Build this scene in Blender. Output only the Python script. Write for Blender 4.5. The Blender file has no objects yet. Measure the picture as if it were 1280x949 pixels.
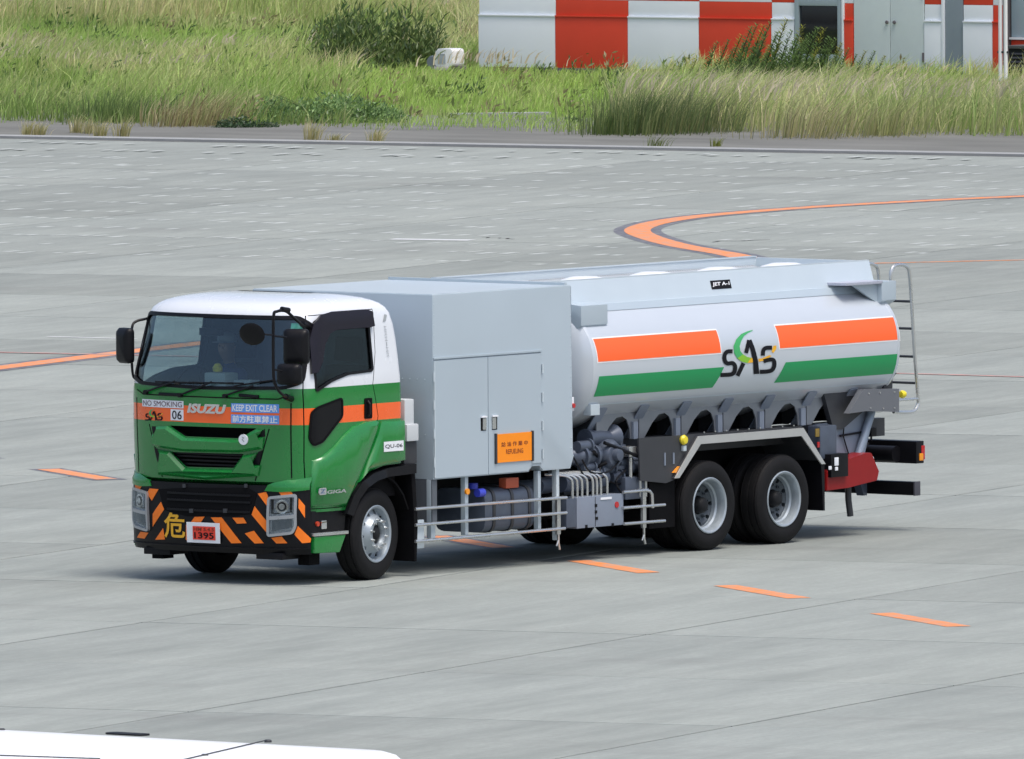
import bpy, bmesh, math, random
import numpy as np
from mathutils import Vector, Matrix
R = math.radians
scene = bpy.context.scene
COL = scene.collection
random.seed(7)
rng = np.random.default_rng(11)

# ------------------------------------------------------------------ camera
# World frame: x runs from the truck's front axle towards its tail, y to its right side, z up, metres.
FPX, CX, CY, CZ, YAW, PITCH, ROLL = 21449.58, -140.1096, -111.7625, 11.7792, 0.6602394, -0.05425972, -0.00542473
fw = np.array([math.cos(PITCH)*math.cos(YAW), math.cos(PITCH)*math.sin(YAW), math.sin(PITCH)])
_r = np.array([math.sin(YAW), -math.cos(YAW), 0.0]); _u = np.cross(_r, fw)
cr = _r*math.cos(ROLL)+_u*math.sin(ROLL); cu = -_r*math.sin(ROLL)+_u*math.cos(ROLL)
C0 = np.array([CX, CY, CZ])
cam_d = bpy.data.cameras.new('camera'); cam = bpy.data.objects.new('camera', cam_d); COL.objects.link(cam)
m = Matrix.Identity(4)
for i in range(3):
    m[i][0], m[i][1], m[i][2], m[i][3] = cr[i], cu[i], -fw[i], C0[i]
cam.matrix_world = m
cam_d.sensor_width = 36; cam_d.lens = FPX*36/1280; cam_d.clip_start = 5; cam_d.clip_end = 6000
scene.camera = cam

# ------------------------------------------------------------------ light: bright overcast day
SUN_EL, SUN_AZ = R(68), R(-105)          # azimuth of the sun's direction in the xy plane
w = bpy.data.worlds.new('World'); scene.world = w; w.use_nodes = True
nt = w.node_tree; nt.nodes.clear()
sky = nt.nodes.new('ShaderNodeTexSky'); sky.sky_type = 'NISHITA'; sky.sun_disc = False
sky.sun_elevation = SUN_EL; sky.sun_rotation = R(90)-SUN_AZ
sky.air_density = 0.95; sky.dust_density = 4.5; sky.ozone_density = 1.0
bg = nt.nodes.new('ShaderNodeBackground'); bg.inputs['Strength'].default_value = 0.13
out = nt.nodes.new('ShaderNodeOutputWorld')
nt.links.new(sky.outputs[0], bg.inputs[0]); nt.links.new(bg.outputs[0], out.inputs[0])
sd = bpy.data.lights.new('sun', 'SUN'); sd.energy = 1.5; sd.angle = R(24); sd.color = (1, 0.97, 0.92)
sun = bpy.data.objects.new('sun', sd); COL.objects.link(sun)
sdir = Vector((math.cos(SUN_EL)*math.cos(SUN_AZ), math.cos(SUN_EL)*math.sin(SUN_AZ), math.sin(SUN_EL)))
sun.rotation_euler = sdir.to_track_quat('Z', 'Y').to_euler()
sun.location = (0, 0, 60)
scene.view_settings.view_transform = 'Standard'; scene.view_settings.look = 'None'
scene.view_settings.exposure = 0.50; scene.view_settings.gamma = 1; scene.view_settings.use_curve_mapping = False

# ------------------------------------------------------------------ photo pixel -> direction -> point on a named plane
def ray(px, py): return fw+cr*(px-640)/FPX-cu*(py-474.5)/FPX
def hit(px, py, ax, v):
    d = ray(px, py); return C0+d*((v-C0[ax])/d[ax])
def S(px, py, y=-1.19):                       # on a vertical plane along the truck
    p = hit(px, py, 1, y); return (float(p[0]), float(p[2]))
def GND(px, py, z=0.0):
    p = hit(px, py, 2, z); return (float(p[0]), float(p[1]))
def proj(x, y, z):
    p = np.array([x, y, z])-C0; d = p@fw
    return 640+FPX*(p@cr)/d, 474.5-FPX*(p@cu)/d

# ------------------------------------------------------------------ materials
def mat(name, col, rough=0.5, metal=0.0, var=0.06, scale=6.0, bump=0.0, coat=0.0, bscale=None, spec=0.5, stretch=(1, 1, 1), rvar=.08):
    M = bpy.data.materials.new(name); M.use_nodes = True
    t = M.node_tree; b = t.nodes['Principled BSDF']
    b.inputs['Roughness'].default_value = rough; b.inputs['Metallic'].default_value = metal
    b.inputs['Coat Weight'].default_value = coat; b.inputs['Coat Roughness'].default_value = 0.08
    b.inputs['Specular IOR Level'].default_value = spec
    co = t.nodes.new('ShaderNodeTexCoord'); mp = t.nodes.new('ShaderNodeMapping'); mp.inputs['Scale'].default_value = stretch
    t.links.new(co.outputs['Object'], mp.inputs[0])
    n = t.nodes.new('ShaderNodeTexNoise'); n.inputs['Scale'].default_value = scale; n.inputs['Detail'].default_value = 5
    t.links.new(mp.outputs[0], n.inputs['Vector'])
    mx = t.nodes.new('ShaderNodeMix'); mx.data_type = 'RGBA'
    c = list(col)
    mx.inputs[6].default_value = [max(0, v*(1-var)) for v in c]+[1]
    mx.inputs[7].default_value = [min(1, v*(1+var)) for v in c]+[1]
    t.links.new(n.outputs[0], mx.inputs[0]); t.links.new(mx.outputs[2], b.inputs['Base Color'])
    rr = t.nodes.new('ShaderNodeMapRange'); rr.inputs[3].default_value = max(0.02, rough-rvar); rr.inputs[4].default_value = min(1, rough+rvar)
    t.links.new(n.outputs[0], rr.inputs[0]); t.links.new(rr.outputs[0], b.inputs['Roughness'])
    if bump:
        n2 = t.nodes.new('ShaderNodeTexNoise'); n2.inputs['Scale'].default_value = bscale or scale*8
        t.links.new(mp.outputs[0], n2.inputs['Vector'])
        bp = t.nodes.new('ShaderNodeBump'); bp.inputs['Strength'].default_value = bump; bp.inputs['Distance'].default_value = 0.01
        t.links.new(n2.outputs[0], bp.inputs['Height']); t.links.new(bp.outputs[0], b.inputs['Normal'])
    return M

def mixnode(t, fac, a, b, blend='MIX'):
    x = t.nodes.new('ShaderNodeMix'); x.data_type = 'RGBA'; x.blend_type = blend
    for s, v in ((0, fac), (6, a), (7, b)):
        if hasattr(v, 'links') or hasattr(v, 'is_output'): t.links.new(v, x.inputs[s])
        elif isinstance(v, (int, float)): x.inputs[s].default_value = v
        else: x.inputs[s].default_value = list(v)+[1]
    return x.outputs[2]

def cab_paint_mat():
    M = mat('cab_paint', (1, 1, 1), rough=0.26, coat=0.7, var=0.03, scale=3)
    t = M.node_tree; b = t.nodes['Principled BSDF']
    co = [n for n in t.nodes if n.type == 'TEX_COORD'][0]
    sp = t.nodes.new('ShaderNodeSeparateXYZ'); t.links.new(co.outputs['Object'], sp.inputs[0])
    mr = t.nodes.new('ShaderNodeMapRange'); mr.inputs[1].default_value = 0; mr.inputs[2].default_value = 4
    t.links.new(sp.outputs[2], mr.inputs[0])
    rp = t.nodes.new('ShaderNodeValToRGB'); rp.color_ramp.interpolation = 'CONSTANT'
    e = rp.color_ramp.elements
    G, O, W = (0.009, 0.195, 0.034, 1), (0.92, 0.125, 0.010, 1), (0.70, 0.735, 0.78, 1)
    e[0].position = 0; e[0].color = G; e[1].position = 1.668/4; e[1].color = O
    for p, c in ((1.842/4, G), (2.036/4, W)):
        k = e.new(p); k.color = c
    t.links.new(mr.outputs[0], rp.inputs[0])
    old = [n for n in t.nodes if n.type == 'MIX'][0]
    o = mixnode(t, 1.0, rp.outputs[0], old.outputs[2], 'MULTIPLY')
    t.links.new(o, b.inputs['Base Color'])
    return M

def glass_mat(name, tint, refl=0.06, rough=0.02):
    M = bpy.data.materials.new(name); M.use_nodes = True; t = M.node_tree; t.nodes.clear()
    tr = t.nodes.new('ShaderNodeBsdfTransparent'); tr.inputs[0].default_value = list(tint)+[1]
    gl = t.nodes.new('ShaderNodeBsdfGlossy'); gl.inputs[0].default_value = (0.62, 0.70, 0.76, 1); gl.inputs['Roughness'].default_value = rough
    lw = t.nodes.new('ShaderNodeLayerWeight'); lw.inputs[0].default_value = .5; fr = t.nodes.new('ShaderNodeMath'); fr.operation = 'POWER'; fr.inputs[1].default_value = 4.0; t.links.new(lw.outputs['Facing'], fr.inputs[0])
    ad = t.nodes.new('ShaderNodeMath'); ad.operation = 'ADD'; ad.use_clamp = True; ad.inputs[1].default_value = refl
    mx = t.nodes.new('ShaderNodeMixShader'); o = t.nodes.new('ShaderNodeOutputMaterial')
    t.links.new(fr.outputs[0], ad.inputs[0]); t.links.new(ad.outputs[0], mx.inputs[0])
    t.links.new(tr.outputs[0], mx.inputs[1]); t.links.new(gl.outputs[0], mx.inputs[2]); t.links.new(mx.outputs[0], o.inputs[0])
    return M

def concrete_mat():
    M = bpy.data.materials.new('apron_concrete'); M.use_nodes = True; t = M.node_tree; b = t.nodes['Principled BSDF']
    ge = t.nodes.new('ShaderNodeNewGeometry')
    mp = t.nodes.new('ShaderNodeMapping'); mp.inputs['Rotation'].default_value = (0, 0, R(-14.5))
    t.links.new(ge.outputs['Position'], mp.inputs[0])
    def noise(sc, det=6, stretch=None, rough=.55):
        src = mp.outputs[0]
        if stretch:
            m2 = t.nodes.new('ShaderNodeMapping'); m2.inputs['Scale'].default_value = stretch; t.links.new(src, m2.inputs[0]); src = m2.outputs[0]
        n = t.nodes.new('ShaderNodeTexNoise'); n.inputs['Scale'].default_value = sc; n.inputs['Detail'].default_value = det; n.inputs['Roughness'].default_value = rough
        t.links.new(src, n.inputs['Vector']); return n.outputs[0]
    def ramp(src, lo, hi):
        r = t.nodes.new('ShaderNodeMapRange'); r.inputs[1].default_value = lo; r.inputs[2].default_value = hi
        t.links.new(src, r.inputs[0]); return r.outputs[0]
    big = ramp(noise(0.07, 4), .30, .70)
    streak = ramp(noise(0.8, 9, (0.35, 1.8, 1), .72), .36, .72)
    fine = ramp(noise(13, 8, None, .75), .35, .65)
    c = mixnode(t, big, (0.222, 0.248, 0.236), (0.270, 0.300, 0.284))
    c = mixnode(t, streak, c, (0.342, 0.374, 0.352))
    dk = ramp(noise(0.33, 7, (1.4, .5, 1), .65), .56, .72)
    sc2 = t.nodes.new('ShaderNodeMath'); sc2.operation = 'MULTIPLY'; sc2.inputs[1].default_value = .50; t.links.new(dk, sc2.inputs[0])
    c = mixnode(t, sc2.outputs[0], c, (0.19, 0.20, 0.195))
    f2 = t.nodes.new('ShaderNodeMath'); f2.operation = 'MULTIPLY'; f2.inputs[1].default_value = .45; t.links.new(fine, f2.inputs[0])
    c = mixnode(t, f2.outputs[0], c, (0.22, 0.225, 0.215))
    oi = t.nodes.new('ShaderNodeObjectInfo')
    rr = t.nodes.new('ShaderNodeMapRange'); rr.inputs[3].default_value = .90; rr.inputs[4].default_value = 1.08
    t.links.new(oi.outputs['Random'], rr.inputs[0])
    cb = t.nodes.new('ShaderNodeCombineColor')
    for i in range(3): t.links.new(rr.outputs[0], cb.inputs[i])
    c = mixnode(t, 1.0, c, cb.outputs[0], 'MULTIPLY')
    t.links.new(c, b.inputs['Base Color']); b.inputs['Roughness'].default_value = .95; b.inputs['Specular IOR Level'].default_value = .08
    bp = t.nodes.new('ShaderNodeBump'); bp.inputs['Strength'].default_value = .25; bp.inputs['Distance'].default_value = .01
    t.links.new(noise(40, 3), bp.inputs['Height']); t.links.new(bp.outputs[0], b.inputs['Normal'])
    return M

def worn_mat(name, col, under=(.30, .32, .30), amount=.5):
    M = mat(name, col, .7, var=.12, scale=7); t = M.node_tree; b = t.nodes['Principled BSDF']
    ge = t.nodes.new('ShaderNodeNewGeometry'); n = t.nodes.new('ShaderNodeTexNoise'); n.inputs['Scale'].default_value = 5.5; n.inputs['Detail'].default_value = 9; n.inputs['Roughness'].default_value = .75
    t.links.new(ge.outputs['Position'], n.inputs['Vector'])
    r = t.nodes.new('ShaderNodeMapRange'); r.inputs[1].default_value = .43; r.inputs[2].default_value = .64; r.inputs[4].default_value = amount; t.links.new(n.outputs[0], r.inputs[0])
    src = b.inputs['Base Color'].links[0].from_socket
    t.links.new(mixnode(t, r.outputs[0], src, under), b.inputs['Base Color']); return M

def blade_mat(name, trans=.45):
    M = bpy.data.materials.new(name); M.use_nodes = True; t = M.node_tree; t.nodes.clear()
    a = t.nodes.new('ShaderNodeAttribute'); a.attribute_name = 'tint'
    d = t.nodes.new('ShaderNodeBsdfDiffuse'); tr = t.nodes.new('ShaderNodeBsdfTranslucent'); mx = t.nodes.new('ShaderNodeMixShader')
    gl = t.nodes.new('ShaderNodeBsdfGlossy'); gl.inputs['Roughness'].default_value = .45; m2 = t.nodes.new('ShaderNodeMixShader'); m2.inputs[0].default_value = .04
    o = t.nodes.new('ShaderNodeOutputMaterial'); mx.inputs[0].default_value = trans
    t.links.new(a.outputs[0], d.inputs[0]); t.links.new(a.outputs[0], tr.inputs[0])
    t.links.new(d.outputs[0], mx.inputs[1]); t.links.new(tr.outputs[0], mx.inputs[2])
    t.links.new(mx.outputs[0], m2.inputs[1]); t.links.new(gl.outputs[0], m2.inputs[2]); t.links.new(m2.outputs[0], o.inputs[0])
    return M

PAINT = cab_paint_mat()
GREEN = mat('green_paint', (0.009, 0.195, 0.034), .26, coat=.7, var=.05)
WHITE = mat('white_paint', (.80, .82, .84), .35, coat=.3, var=.03)
SILVER = mat('silver_paint', (.60, .68, .73), .38, metal=.30, var=.03, scale=4, coat=.2)
BOXGREY = mat('box_silver_paint', (.44, .520, .580), .36, metal=.15, var=.025, scale=2, coat=.12)
SKIRT = mat('skirt_shaded_silver', (.24, .26, .29), .4, metal=.5, var=.1)  # tank silver, with the shade under the tank put into the colour
TANKM = mat('tank_silver', (.60, .65, .70), .28, metal=.30, var=.02, rvar=.0, scale=3, coat=.25)
ORANGE = mat('orange_paint', (.92, .125, .010), .35, coat=.3, var=.04)
TORANGE = mat('tank_orange', (.95, .125, .018), .4, coat=.2, var=.03)
TGREEN = mat('tank_green', (.004, .30, .088), .4, coat=.1, var=.04)
WEDGE = mat('stripe_edge_white', (.8, .8, .8), .4)
HAZ = mat('hazard_orange', (.95, .20, .008), .45, var=.08, scale=12)
BLACK = mat('black_plastic', (.006, .006, .008), .42, var=.3, spec=.22)
MATBLK = mat('matt_black', (.004, .004, .005), .75, var=.3, spec=.12)
RUBBER = mat('tyre_rubber', (.0085, .0085, .0095), .7, spec=.22, var=.35, scale=14, bump=.15)
CHASSIS = mat('chassis_dark', (.010, .011, .013), .6, var=.3, spec=.25)
DKGREY = mat('dark_grey_steel', (.050, .053, .060), .5, metal=.3, var=.15)
PIPE = mat('bluegrey_pipe_paint', (.085, .105, .145), .4, metal=.2, var=.2, scale=9)
CABINET = mat('bluegrey_cabinet_paint', (.23, .27, .34), .4, metal=.15, var=.06)
STEEL = mat('stainless_steel', (.62, .63, .62), .28, metal=.85, var=.08)
RIMS = mat('silver_rim', (.36, .41, .45), .38, metal=.45, var=.12, scale=15)
RIMD = mat('grey_rim_centre', (.075, .09, .105), .45, metal=.4, var=.25, scale=15)
CHROME = mat('chrome', (.75, .76, .78), .12, metal=1.0, var=.04)
RED = mat('red_paint', (.25, .010, .011), .4, var=.12, coat=.05, spec=.3)
REDL = mat('red_lens', (.45, .012, .015), .2, var=.1, coat=.5)
AMBER = mat('amber_lens', (.85, .30, .01), .2, var=.1, coat=.5)
BLUEL = mat('blue_cap', (.05, .07, .55), .3)
YELLOW = mat('yellow_plastic', (.75, .62, .03), .3)
SIGNO = mat('sign_orange', (.95, .28, .005), .5, var=.04)
SIGNW = mat('sign_white', (.78, .80, .84), .5, var=.04)
SIGNB = mat('sign_blue', (.13, .33, .78), .5, var=.05)
INK = mat('ink_black', (.006, .006, .009), .6, spec=.2)
INKR = mat('ink_dark_red', (.20, .03, .01), .6)
PLATER = mat('plate_red', (.78, .05, .025), .5, var=.05)
GOLD = mat('sticker_gold', (.80, .42, .02), .45, var=.08)
LIME = mat('logo_lime', (.22, .50, .03), .45)
LGREEN = mat('logo_green', (.05, .38, .12), .45)
LENS = glass_mat('lamp_glass', (.93, .95, .97), .05)
GLASS = glass_mat('windscreen_glass', (.78, .85, .86), .085)
SGLASS = glass_mat('dark_side_glass', (.62, .70, .72), .04)
VISOR = mat('smoke_visor', (.012, .010, .017), .25, spec=.3, var=.1)
INTER = mat('cab_interior', (.13, .16, .18), .8, var=.2)
SEATM = mat('seat_fabric', (.008, .009, .011), .9, var=.2)
CONC = concrete_mat()

# ------------------------------------------------------------------ mesh helpers
def link(ob, parent=None):
    COL.objects.link(ob)
    if parent is not None: ob.parent = parent
    return ob

def tag(o, label=None, cat=None, group=None, kind=None):
    for k, v in (('label', label), ('category', cat), ('group', group), ('kind', kind)):
        if v: o[k] = v
    return o

def empty(name, loc=(0, 0, 0), rz=0, label=None, cat=None, group=None):
    o = bpy.data.objects.new(name, None); o.location = loc; o.rotation_euler = (0, 0, rz); o.empty_display_size = .3
    COL.objects.link(o); return tag(o, label, cat, group)

def finish(me, angle=35):
    me.polygons.foreach_set('use_smooth', [True]*len(me.polygons))
    me.set_sharp_from_angle(angle=R(angle)); me.update()

def from_bm(name, bm, material, parent=None, angle=35, loc=None):
    bmesh.ops.recalc_face_normals(bm, faces=bm.faces)
    me = bpy.data.meshes.new(name); bm.to_mesh(me); bm.free()
    for k in (material if isinstance(material, (list, tuple)) else [material]): me.materials.append(k)
    finish(me, angle)
    o = bpy.data.objects.new(name, me); link(o, parent)
    if loc is not None: o.location = loc
    return o

class G:
    """collects closed shapes into one bmesh"""
    def __init__(s): s.bm = bmesh.new()
    def raw(s, vs, fs):
        b = [s.bm.verts.new(v) for v in vs]; r = []
        for f in fs:
            try: r.append(s.bm.faces.new([b[i] for i in f]))
            except ValueError: pass
        return b, r
    def box(s, x0, x1, y0, y1, z0, z1, bev=0):
        vs = [(x, y, z) for x in (x0, x1) for y in (y0, y1) for z in (z0, z1)]
        b, f = s.raw(vs, [(0, 1, 3, 2), (4, 6, 7, 5), (0, 4, 5, 1), (2, 3, 7, 6), (0, 2, 6, 4), (1, 5, 7, 3)])
        if bev: bmesh.ops.bevel(s.bm, geom=list({e for q in f for e in q.edges}), offset=bev, segments=2, affect='EDGES', profile=.7)
        return s
    def prism(s, poly, ax, a, b, bev=0, segs=2):
        """poly in the plane of the two other axes (in xyz order), extruded along ax from a to b"""
        o = [i for i in range(3) if i != ax]; n = len(poly); vs = []
        for t in (a, b):
            for p in poly:
                v = [0, 0, 0]; v[o[0]], v[o[1]], v[ax] = p[0], p[1], t; vs.append(v)
        fs = [tuple(range(n)), tuple(range(2*n-1, n-1, -1))]+[(i, (i+1) % n, n+(i+1) % n, n+i) for i in range(n)]
        q, f = s.raw(vs, fs)
        if bev: bmesh.ops.bevel(s.bm, geom=list({e for x in f for e in x.edges}), offset=bev, segments=segs, affect='EDGES', profile=.7)
        return s
    def tube(s, pts, r, n=8, cap=True, rs=None):
        pts = [Vector(p) for p in pts]; rings = []; k = len(pts)
        for i, p in enumerate(pts):
            d = (pts[min(i+1, k-1)]-pts[max(i-1, 0)]).normalized()
            up = Vector((0, 0, 1)) if abs(d.z) < .95 else Vector((1, 0, 0))
            if i == 0: a = d.cross(up).normalized()
            else: a = (a-d*a.dot(d)).normalized()
            b = d.cross(a); rad = rs[i] if rs else r
            rings.append([s.bm.verts.new(p+(a*math.cos(2*math.pi*j/n)+b*math.sin(2*math.pi*j/n))*rad) for j in range(n)])
        for i in range(k-1):
            for j in range(n): s.bm.faces.new((rings[i][j], rings[i][(j+1) % n], rings[i+1][(j+1) % n], rings[i+1][j]))
        if cap: s.bm.faces.new(rings[0][::-1]); s.bm.faces.new(rings[-1])
        return s
    def lathe(s, prof, c=(0, 0, 0), ax=1, n=32):
        """prof [(radius, height along ax)]; closed where the radius is 0"""
        o = [i for i in range(3) if i != ax]; rings = []
        for r, h in prof:
            ring = []
            for j in range(n if r > 1e-6 else 1):
                v = [0, 0, 0]; a = 2*math.pi*j/n
                v[o[0]] = c[o[0]]+r*math.cos(a); v[o[1]] = c[o[1]]+r*math.sin(a); v[ax] = c[ax]+h
                ring.append(s.bm.verts.new(v))
            rings.append(ring)
        for a, b in zip(rings, rings[1:]):
            for j in range(n):
                k = (j+1) % n
                if len(a) == 1 and len(b) == 1: continue
                if len(a) == 1: s.bm.faces.new((a[0], b[j], b[k]))
                elif len(b) == 1: s.bm.faces.new((a[j], a[k], b[0]))
                else: s.bm.faces.new((a[j], a[k], b[k], b[j]))
        return s
    def cyl(s, c, r, h0, h1, ax=1, n=20):
        return s.lathe([(0, h0), (r, h0), (r, h1), (0, h1)], c, ax, n)
    def done(s, name, material, parent=None, angle=35, loc=None): return from_bm(name, s.bm, material, parent, angle, loc)

def smooth_path(pts, n=6):
    P = [Vector(p) for p in pts]; out = []
    for i in range(len(P)-1):
        a, b, c, d = P[max(i-1, 0)], P[i], P[i+1], P[min(i+2, len(P)-1)]
        for k in range(n):
            t = k/n
            out.append(.5*((2*b)+(c-a)*t+(2*a-5*b+4*c-d)*t*t+(3*b-a-3*c+d)*t**3))
    out.append(P[-1]); return out

def round_poly(poly, r, n=4):
    out = []; k = len(poly)
    for i in range(k):
        p0, p, p1 = (Vector(poly[(i+j) % k]) for j in (-1, 0, 1))
        a = (p0-p); b = (p1-p); q = min(r, a.length*.45, b.length*.45)
        A = p+a.normalized()*q; B = p+b.normalized()*q
        for t in range(n+1):
            u = t/n; out.append(tuple(A*(1-u)**2+p*2*u*(1-u)+B*u*u))
    return out

def copy_tree(o, parent=None, loc=None):
    c = o.copy(); COL.objects.link(c); c.parent = parent
    if loc is not None: c.location = loc
    for ch in list(o.children): copy_tree(ch, c)
    return c

def boolean(ob, cutter, op):
    md = ob.modifiers.new('b', 'BOOLEAN'); md.operation = op; md.object = cutter; md.solver = 'EXACT'
    bpy.context.view_layer.update()
    dg = bpy.context.evaluated_depsgraph_get()
    me = bpy.data.meshes.new_from_object(ob.evaluated_get(dg))
    ob.modifiers.remove(md); old = ob.data; ob.data = me
    return ob

def drop(*obs):
    for o in obs: bpy.data.objects.remove(o, do_unlink=True)

# ---- plates, decals and lettering laid on a curved surface fn(u, v) -> point
def surf_map(bm, fn, h0, h1):
    e = 1e-3
    for v in bm.verts:
        u, w_, k = v.co
        p = Vector(fn(u, w_)); nrm = (Vector(fn(u+e, w_))-p).cross(Vector(fn(u, w_+e))-p).normalized()
        v.co = p+nrm*(h0+(h1-h0)*k)

def patch_bm(bm, fn, h0, h1, res):
    us = [v.co.x for v in bm.verts]; vs = [v.co.y for v in bm.verts]
    if res:
        for ax, lo, hi in ((0, min(us), max(us)), (1, min(vs), max(vs))):
            k = int((hi-lo)/res)+1
            for i in range(1, k):
                co = [0, 0, 0]; co[ax] = lo+(hi-lo)*i/k; no = [0, 0, 0]; no[ax] = 1
                bmesh.ops.bisect_plane(bm, geom=bm.verts[:]+bm.edges[:]+bm.faces[:], plane_co=co, plane_no=no, dist=1e-5)
    bmesh.ops.triangulate(bm, faces=bm.faces[:])
    if h1-h0 > 1e-5:
        ret = bmesh.ops.extrude_face_region(bm, geom=bm.faces[:])
        for v in [g for g in ret['geom'] if isinstance(g, bmesh.types.BMVert)]: v.co.z = 1.0
    surf_map(bm, fn, h0, h1)

def plate(name, polys, fn, material, parent, h0=0.0, h1=.004, res=.12, angle=35):
    bm = bmesh.new()
    for poly in polys:
        try: bm.faces.new([bm.verts.new((p[0], p[1], 0)) for p in poly])
        except ValueError: pass
    bmesh.ops.remove_doubles(bm, verts=bm.verts[:], dist=2e-4)
    patch_bm(bm, fn, h0, h1, res)
    return from_bm(name, bm, material, parent, angle)

def text_bm(s, u0, u1, v0, v1, shear=0, bold=0, vert=False):
    cu_ = bpy.data.curves.new('t', 'FONT'); cu_.body = s; cu_.size = 1; cu_.shear = shear; cu_.offset = bold
    cu_.dimensions = '2D'; cu_.fill_mode = 'FRONT' if False else 'BOTH'; cu_.resolution_u = 3
    o = bpy.data.objects.new('t', cu_); COL.objects.link(o); bpy.context.view_layer.update()
    me = bpy.data.meshes.new_from_object(o.evaluated_get(bpy.context.evaluated_depsgraph_get()))
    bm = bmesh.new(); bm.from_mesh(me); drop(o)
    if not bm.verts: return bm
    xs = [v.co.x for v in bm.verts]; ys = [v.co.y for v in bm.verts]
    a, b, c, d = min(xs), max(xs), min(ys), max(ys)
    for v in bm.verts: v.co = (u0+(v.co.x-a)/(b-a)*(u1-u0), v0+(v.co.y-c)/max(d-c, 1e-4)*(v1-v0), 0)
    return bm

def lettering(name, s, u0, u1, v0, v1, fn, material, parent, h=.006, shear=0, bold=0, res=0):
    bm = text_bm(s, u0, u1, v0, v1, shear, bold)
    patch_bm(bm, fn, h, h, res)
    return from_bm(name, bm, material, parent)

def stroke(pts, wd):
    """a polyline with width, as one polygon; wd a number or one per point"""
    P = [Vector(p) for p in pts]; k = len(P); L_, R_ = [], []
    for i, p in enumerate(P):
        d0 = (P[i]-P[max(i-1, 0)]); d1 = (P[min(i+1, k-1)]-P[i])
        d = ((d0.normalized() if d0.length else Vector((0, 0)))+(d1.normalized() if d1.length else Vector((0, 0)))).normalized()
        q = (wd[i] if isinstance(wd, (list, tuple)) else wd)/2; n_ = Vector((-d.y, d.x))*q
        L_.append(tuple(p+n_)); R_.append(tuple(p-n_))
    return L_+R_[::-1]

# ================================================================== the setting: ground, apron, lines
GA = R(14.5)                                   # direction of the apron's slab joints
gd = np.array([math.cos(GA), math.sin(GA)]); gn = np.array([-math.sin(GA), math.cos(GA)])
EDGE_A, EDGE_B = np.array(GND(0, 172)), np.array(GND(1280, 195))      # far edge of the apron
ed = (EDGE_B-EDGE_A)/np.linalg.norm(EDGE_B-EDGE_A); en = np.array([-ed[1], ed[0]])   # en points away from the camera
GR_A, GR_B = np.array(GND(0, 153)), np.array(GND(1280, 171))          # where the grass begins
gre = (GR_B-GR_A)/np.linalg.norm(GR_B-GR_A); grn = np.array([-gre[1], gre[0]])

SOIL = mat('grassland_soil', (.15, .16, .06), .95, var=.5, scale=.8, bump=.3)
ASPH = mat('weathered_asphalt', (.165, .168, .158), .95, spec=.1, var=.45, scale=.6, bump=.3, bscale=30, stretch=(1.4, .5, 1))
KERB = mat('kerb_concrete', (.29, .30, .30), .85, var=.2, scale=3)
JOINT = mat('joint_dark', (.05, .05, .05), .9)
LINEO = worn_mat('line_orange', (.76, .235, .055), amount=.75)
LINEB = worn_mat('line_black_border', (.10, .10, .125), amount=.6)
LINER = worn_mat('line_red', (.52, .27, .24), amount=.8)
LINEW = mat('line_white', (.55, .57, .58), .7, var=.2, scale=5)

def sheet(name, pts, z, material, parent=None, th=0):
    g = G()
    if th: g.prism([tuple(p[:2]) for p in pts], 2, z-th, z)
    else: g.raw([(p[0], p[1], z) for p in pts], [tuple(range(len(pts)))])
    return g.done(name, material, parent)

tag(sheet('ground', [(-2500, -2500), (3500, -2500), (3500, 3500), (-2500, 3500)], -.10, SOIL), kind='structure')
mid = (EDGE_A+EDGE_B)/2
def ep(s, t): return mid+ed*s+en*t
apron = tag(sheet('apron', [ep(-260, 0), ep(260, 0), ep(260, -420), ep(-260, -420)], -.022, CONC, th=.07), kind='structure')

# slabs: every slab that the picture could show, with an open joint round it
PITCH_S, OFF_N, OFF_D = 5.5, 4.0, 1.3
g = G(); hs = PITCH_S/2-.016
g.box(-hs, hs, -hs, hs, -.012, 0, bev=.006)
_, ff = g.raw([(x, y, z) for x in (-PITCH_S/2, PITCH_S/2) for y in (-PITCH_S/2, PITCH_S/2) for z in (-.02, -.013)], [(0, 1, 3, 2), (4, 6, 7, 5), (0, 4, 5, 1), (2, 3, 7, 6), (0, 2, 6, 4), (1, 5, 7, 3)])
for f_ in ff: f_.material_index = 1
slab0 = g.done('slab', [CONC, JOINT], apron)
slab_list = []
for i in range(-40, 45):
    for j in range(-12, 40):
        c = gd*(OFF_D+i*PITCH_S)+gn*(OFF_N-PITCH_S/2+j*PITCH_S)
        if (c-mid)@en > -3.95: continue
        px, py = proj(c[0], c[1], 0)
        if py > 1330 or py < -50: continue
        s = FPX/((np.array([c[0], c[1], 0])-C0)@fw)
        if px < -6.5*s or px > 1280+6.5*s: continue
        slab_list.append(c)
for k, c in enumerate(slab_list):
    o = slab0 if k == 0 else slab0.copy()
    if k: COL.objects.link(o)
    o.parent = apron; o.location = (c[0], c[1], random.uniform(-.0012, .0012)); o.rotation_euler = (0, 0, GA+random.choice((0, 1, 2, 3))*R(90))

# strip along the far edge of the apron, then the drain and the old asphalt shoulder, then grass
tag(sheet('shoulder', [ep(-120, .9), ep(120, .9), ep(120, 12), ep(-120, 12)], -.03, ASPH, th=.06), kind='structure')
tag(sheet('kerb_strip', [ep(-120, .32), ep(120, .32), ep(120, .9), ep(-120, .9)], .012, KERB, th=.11), kind='structure')
tag(sheet('drain_channel', [ep(-120, 0.002), ep(120, 0.002), ep(120, .318), ep(-120, .318)], -.03, ASPH, th=.03), kind='structure')

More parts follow.
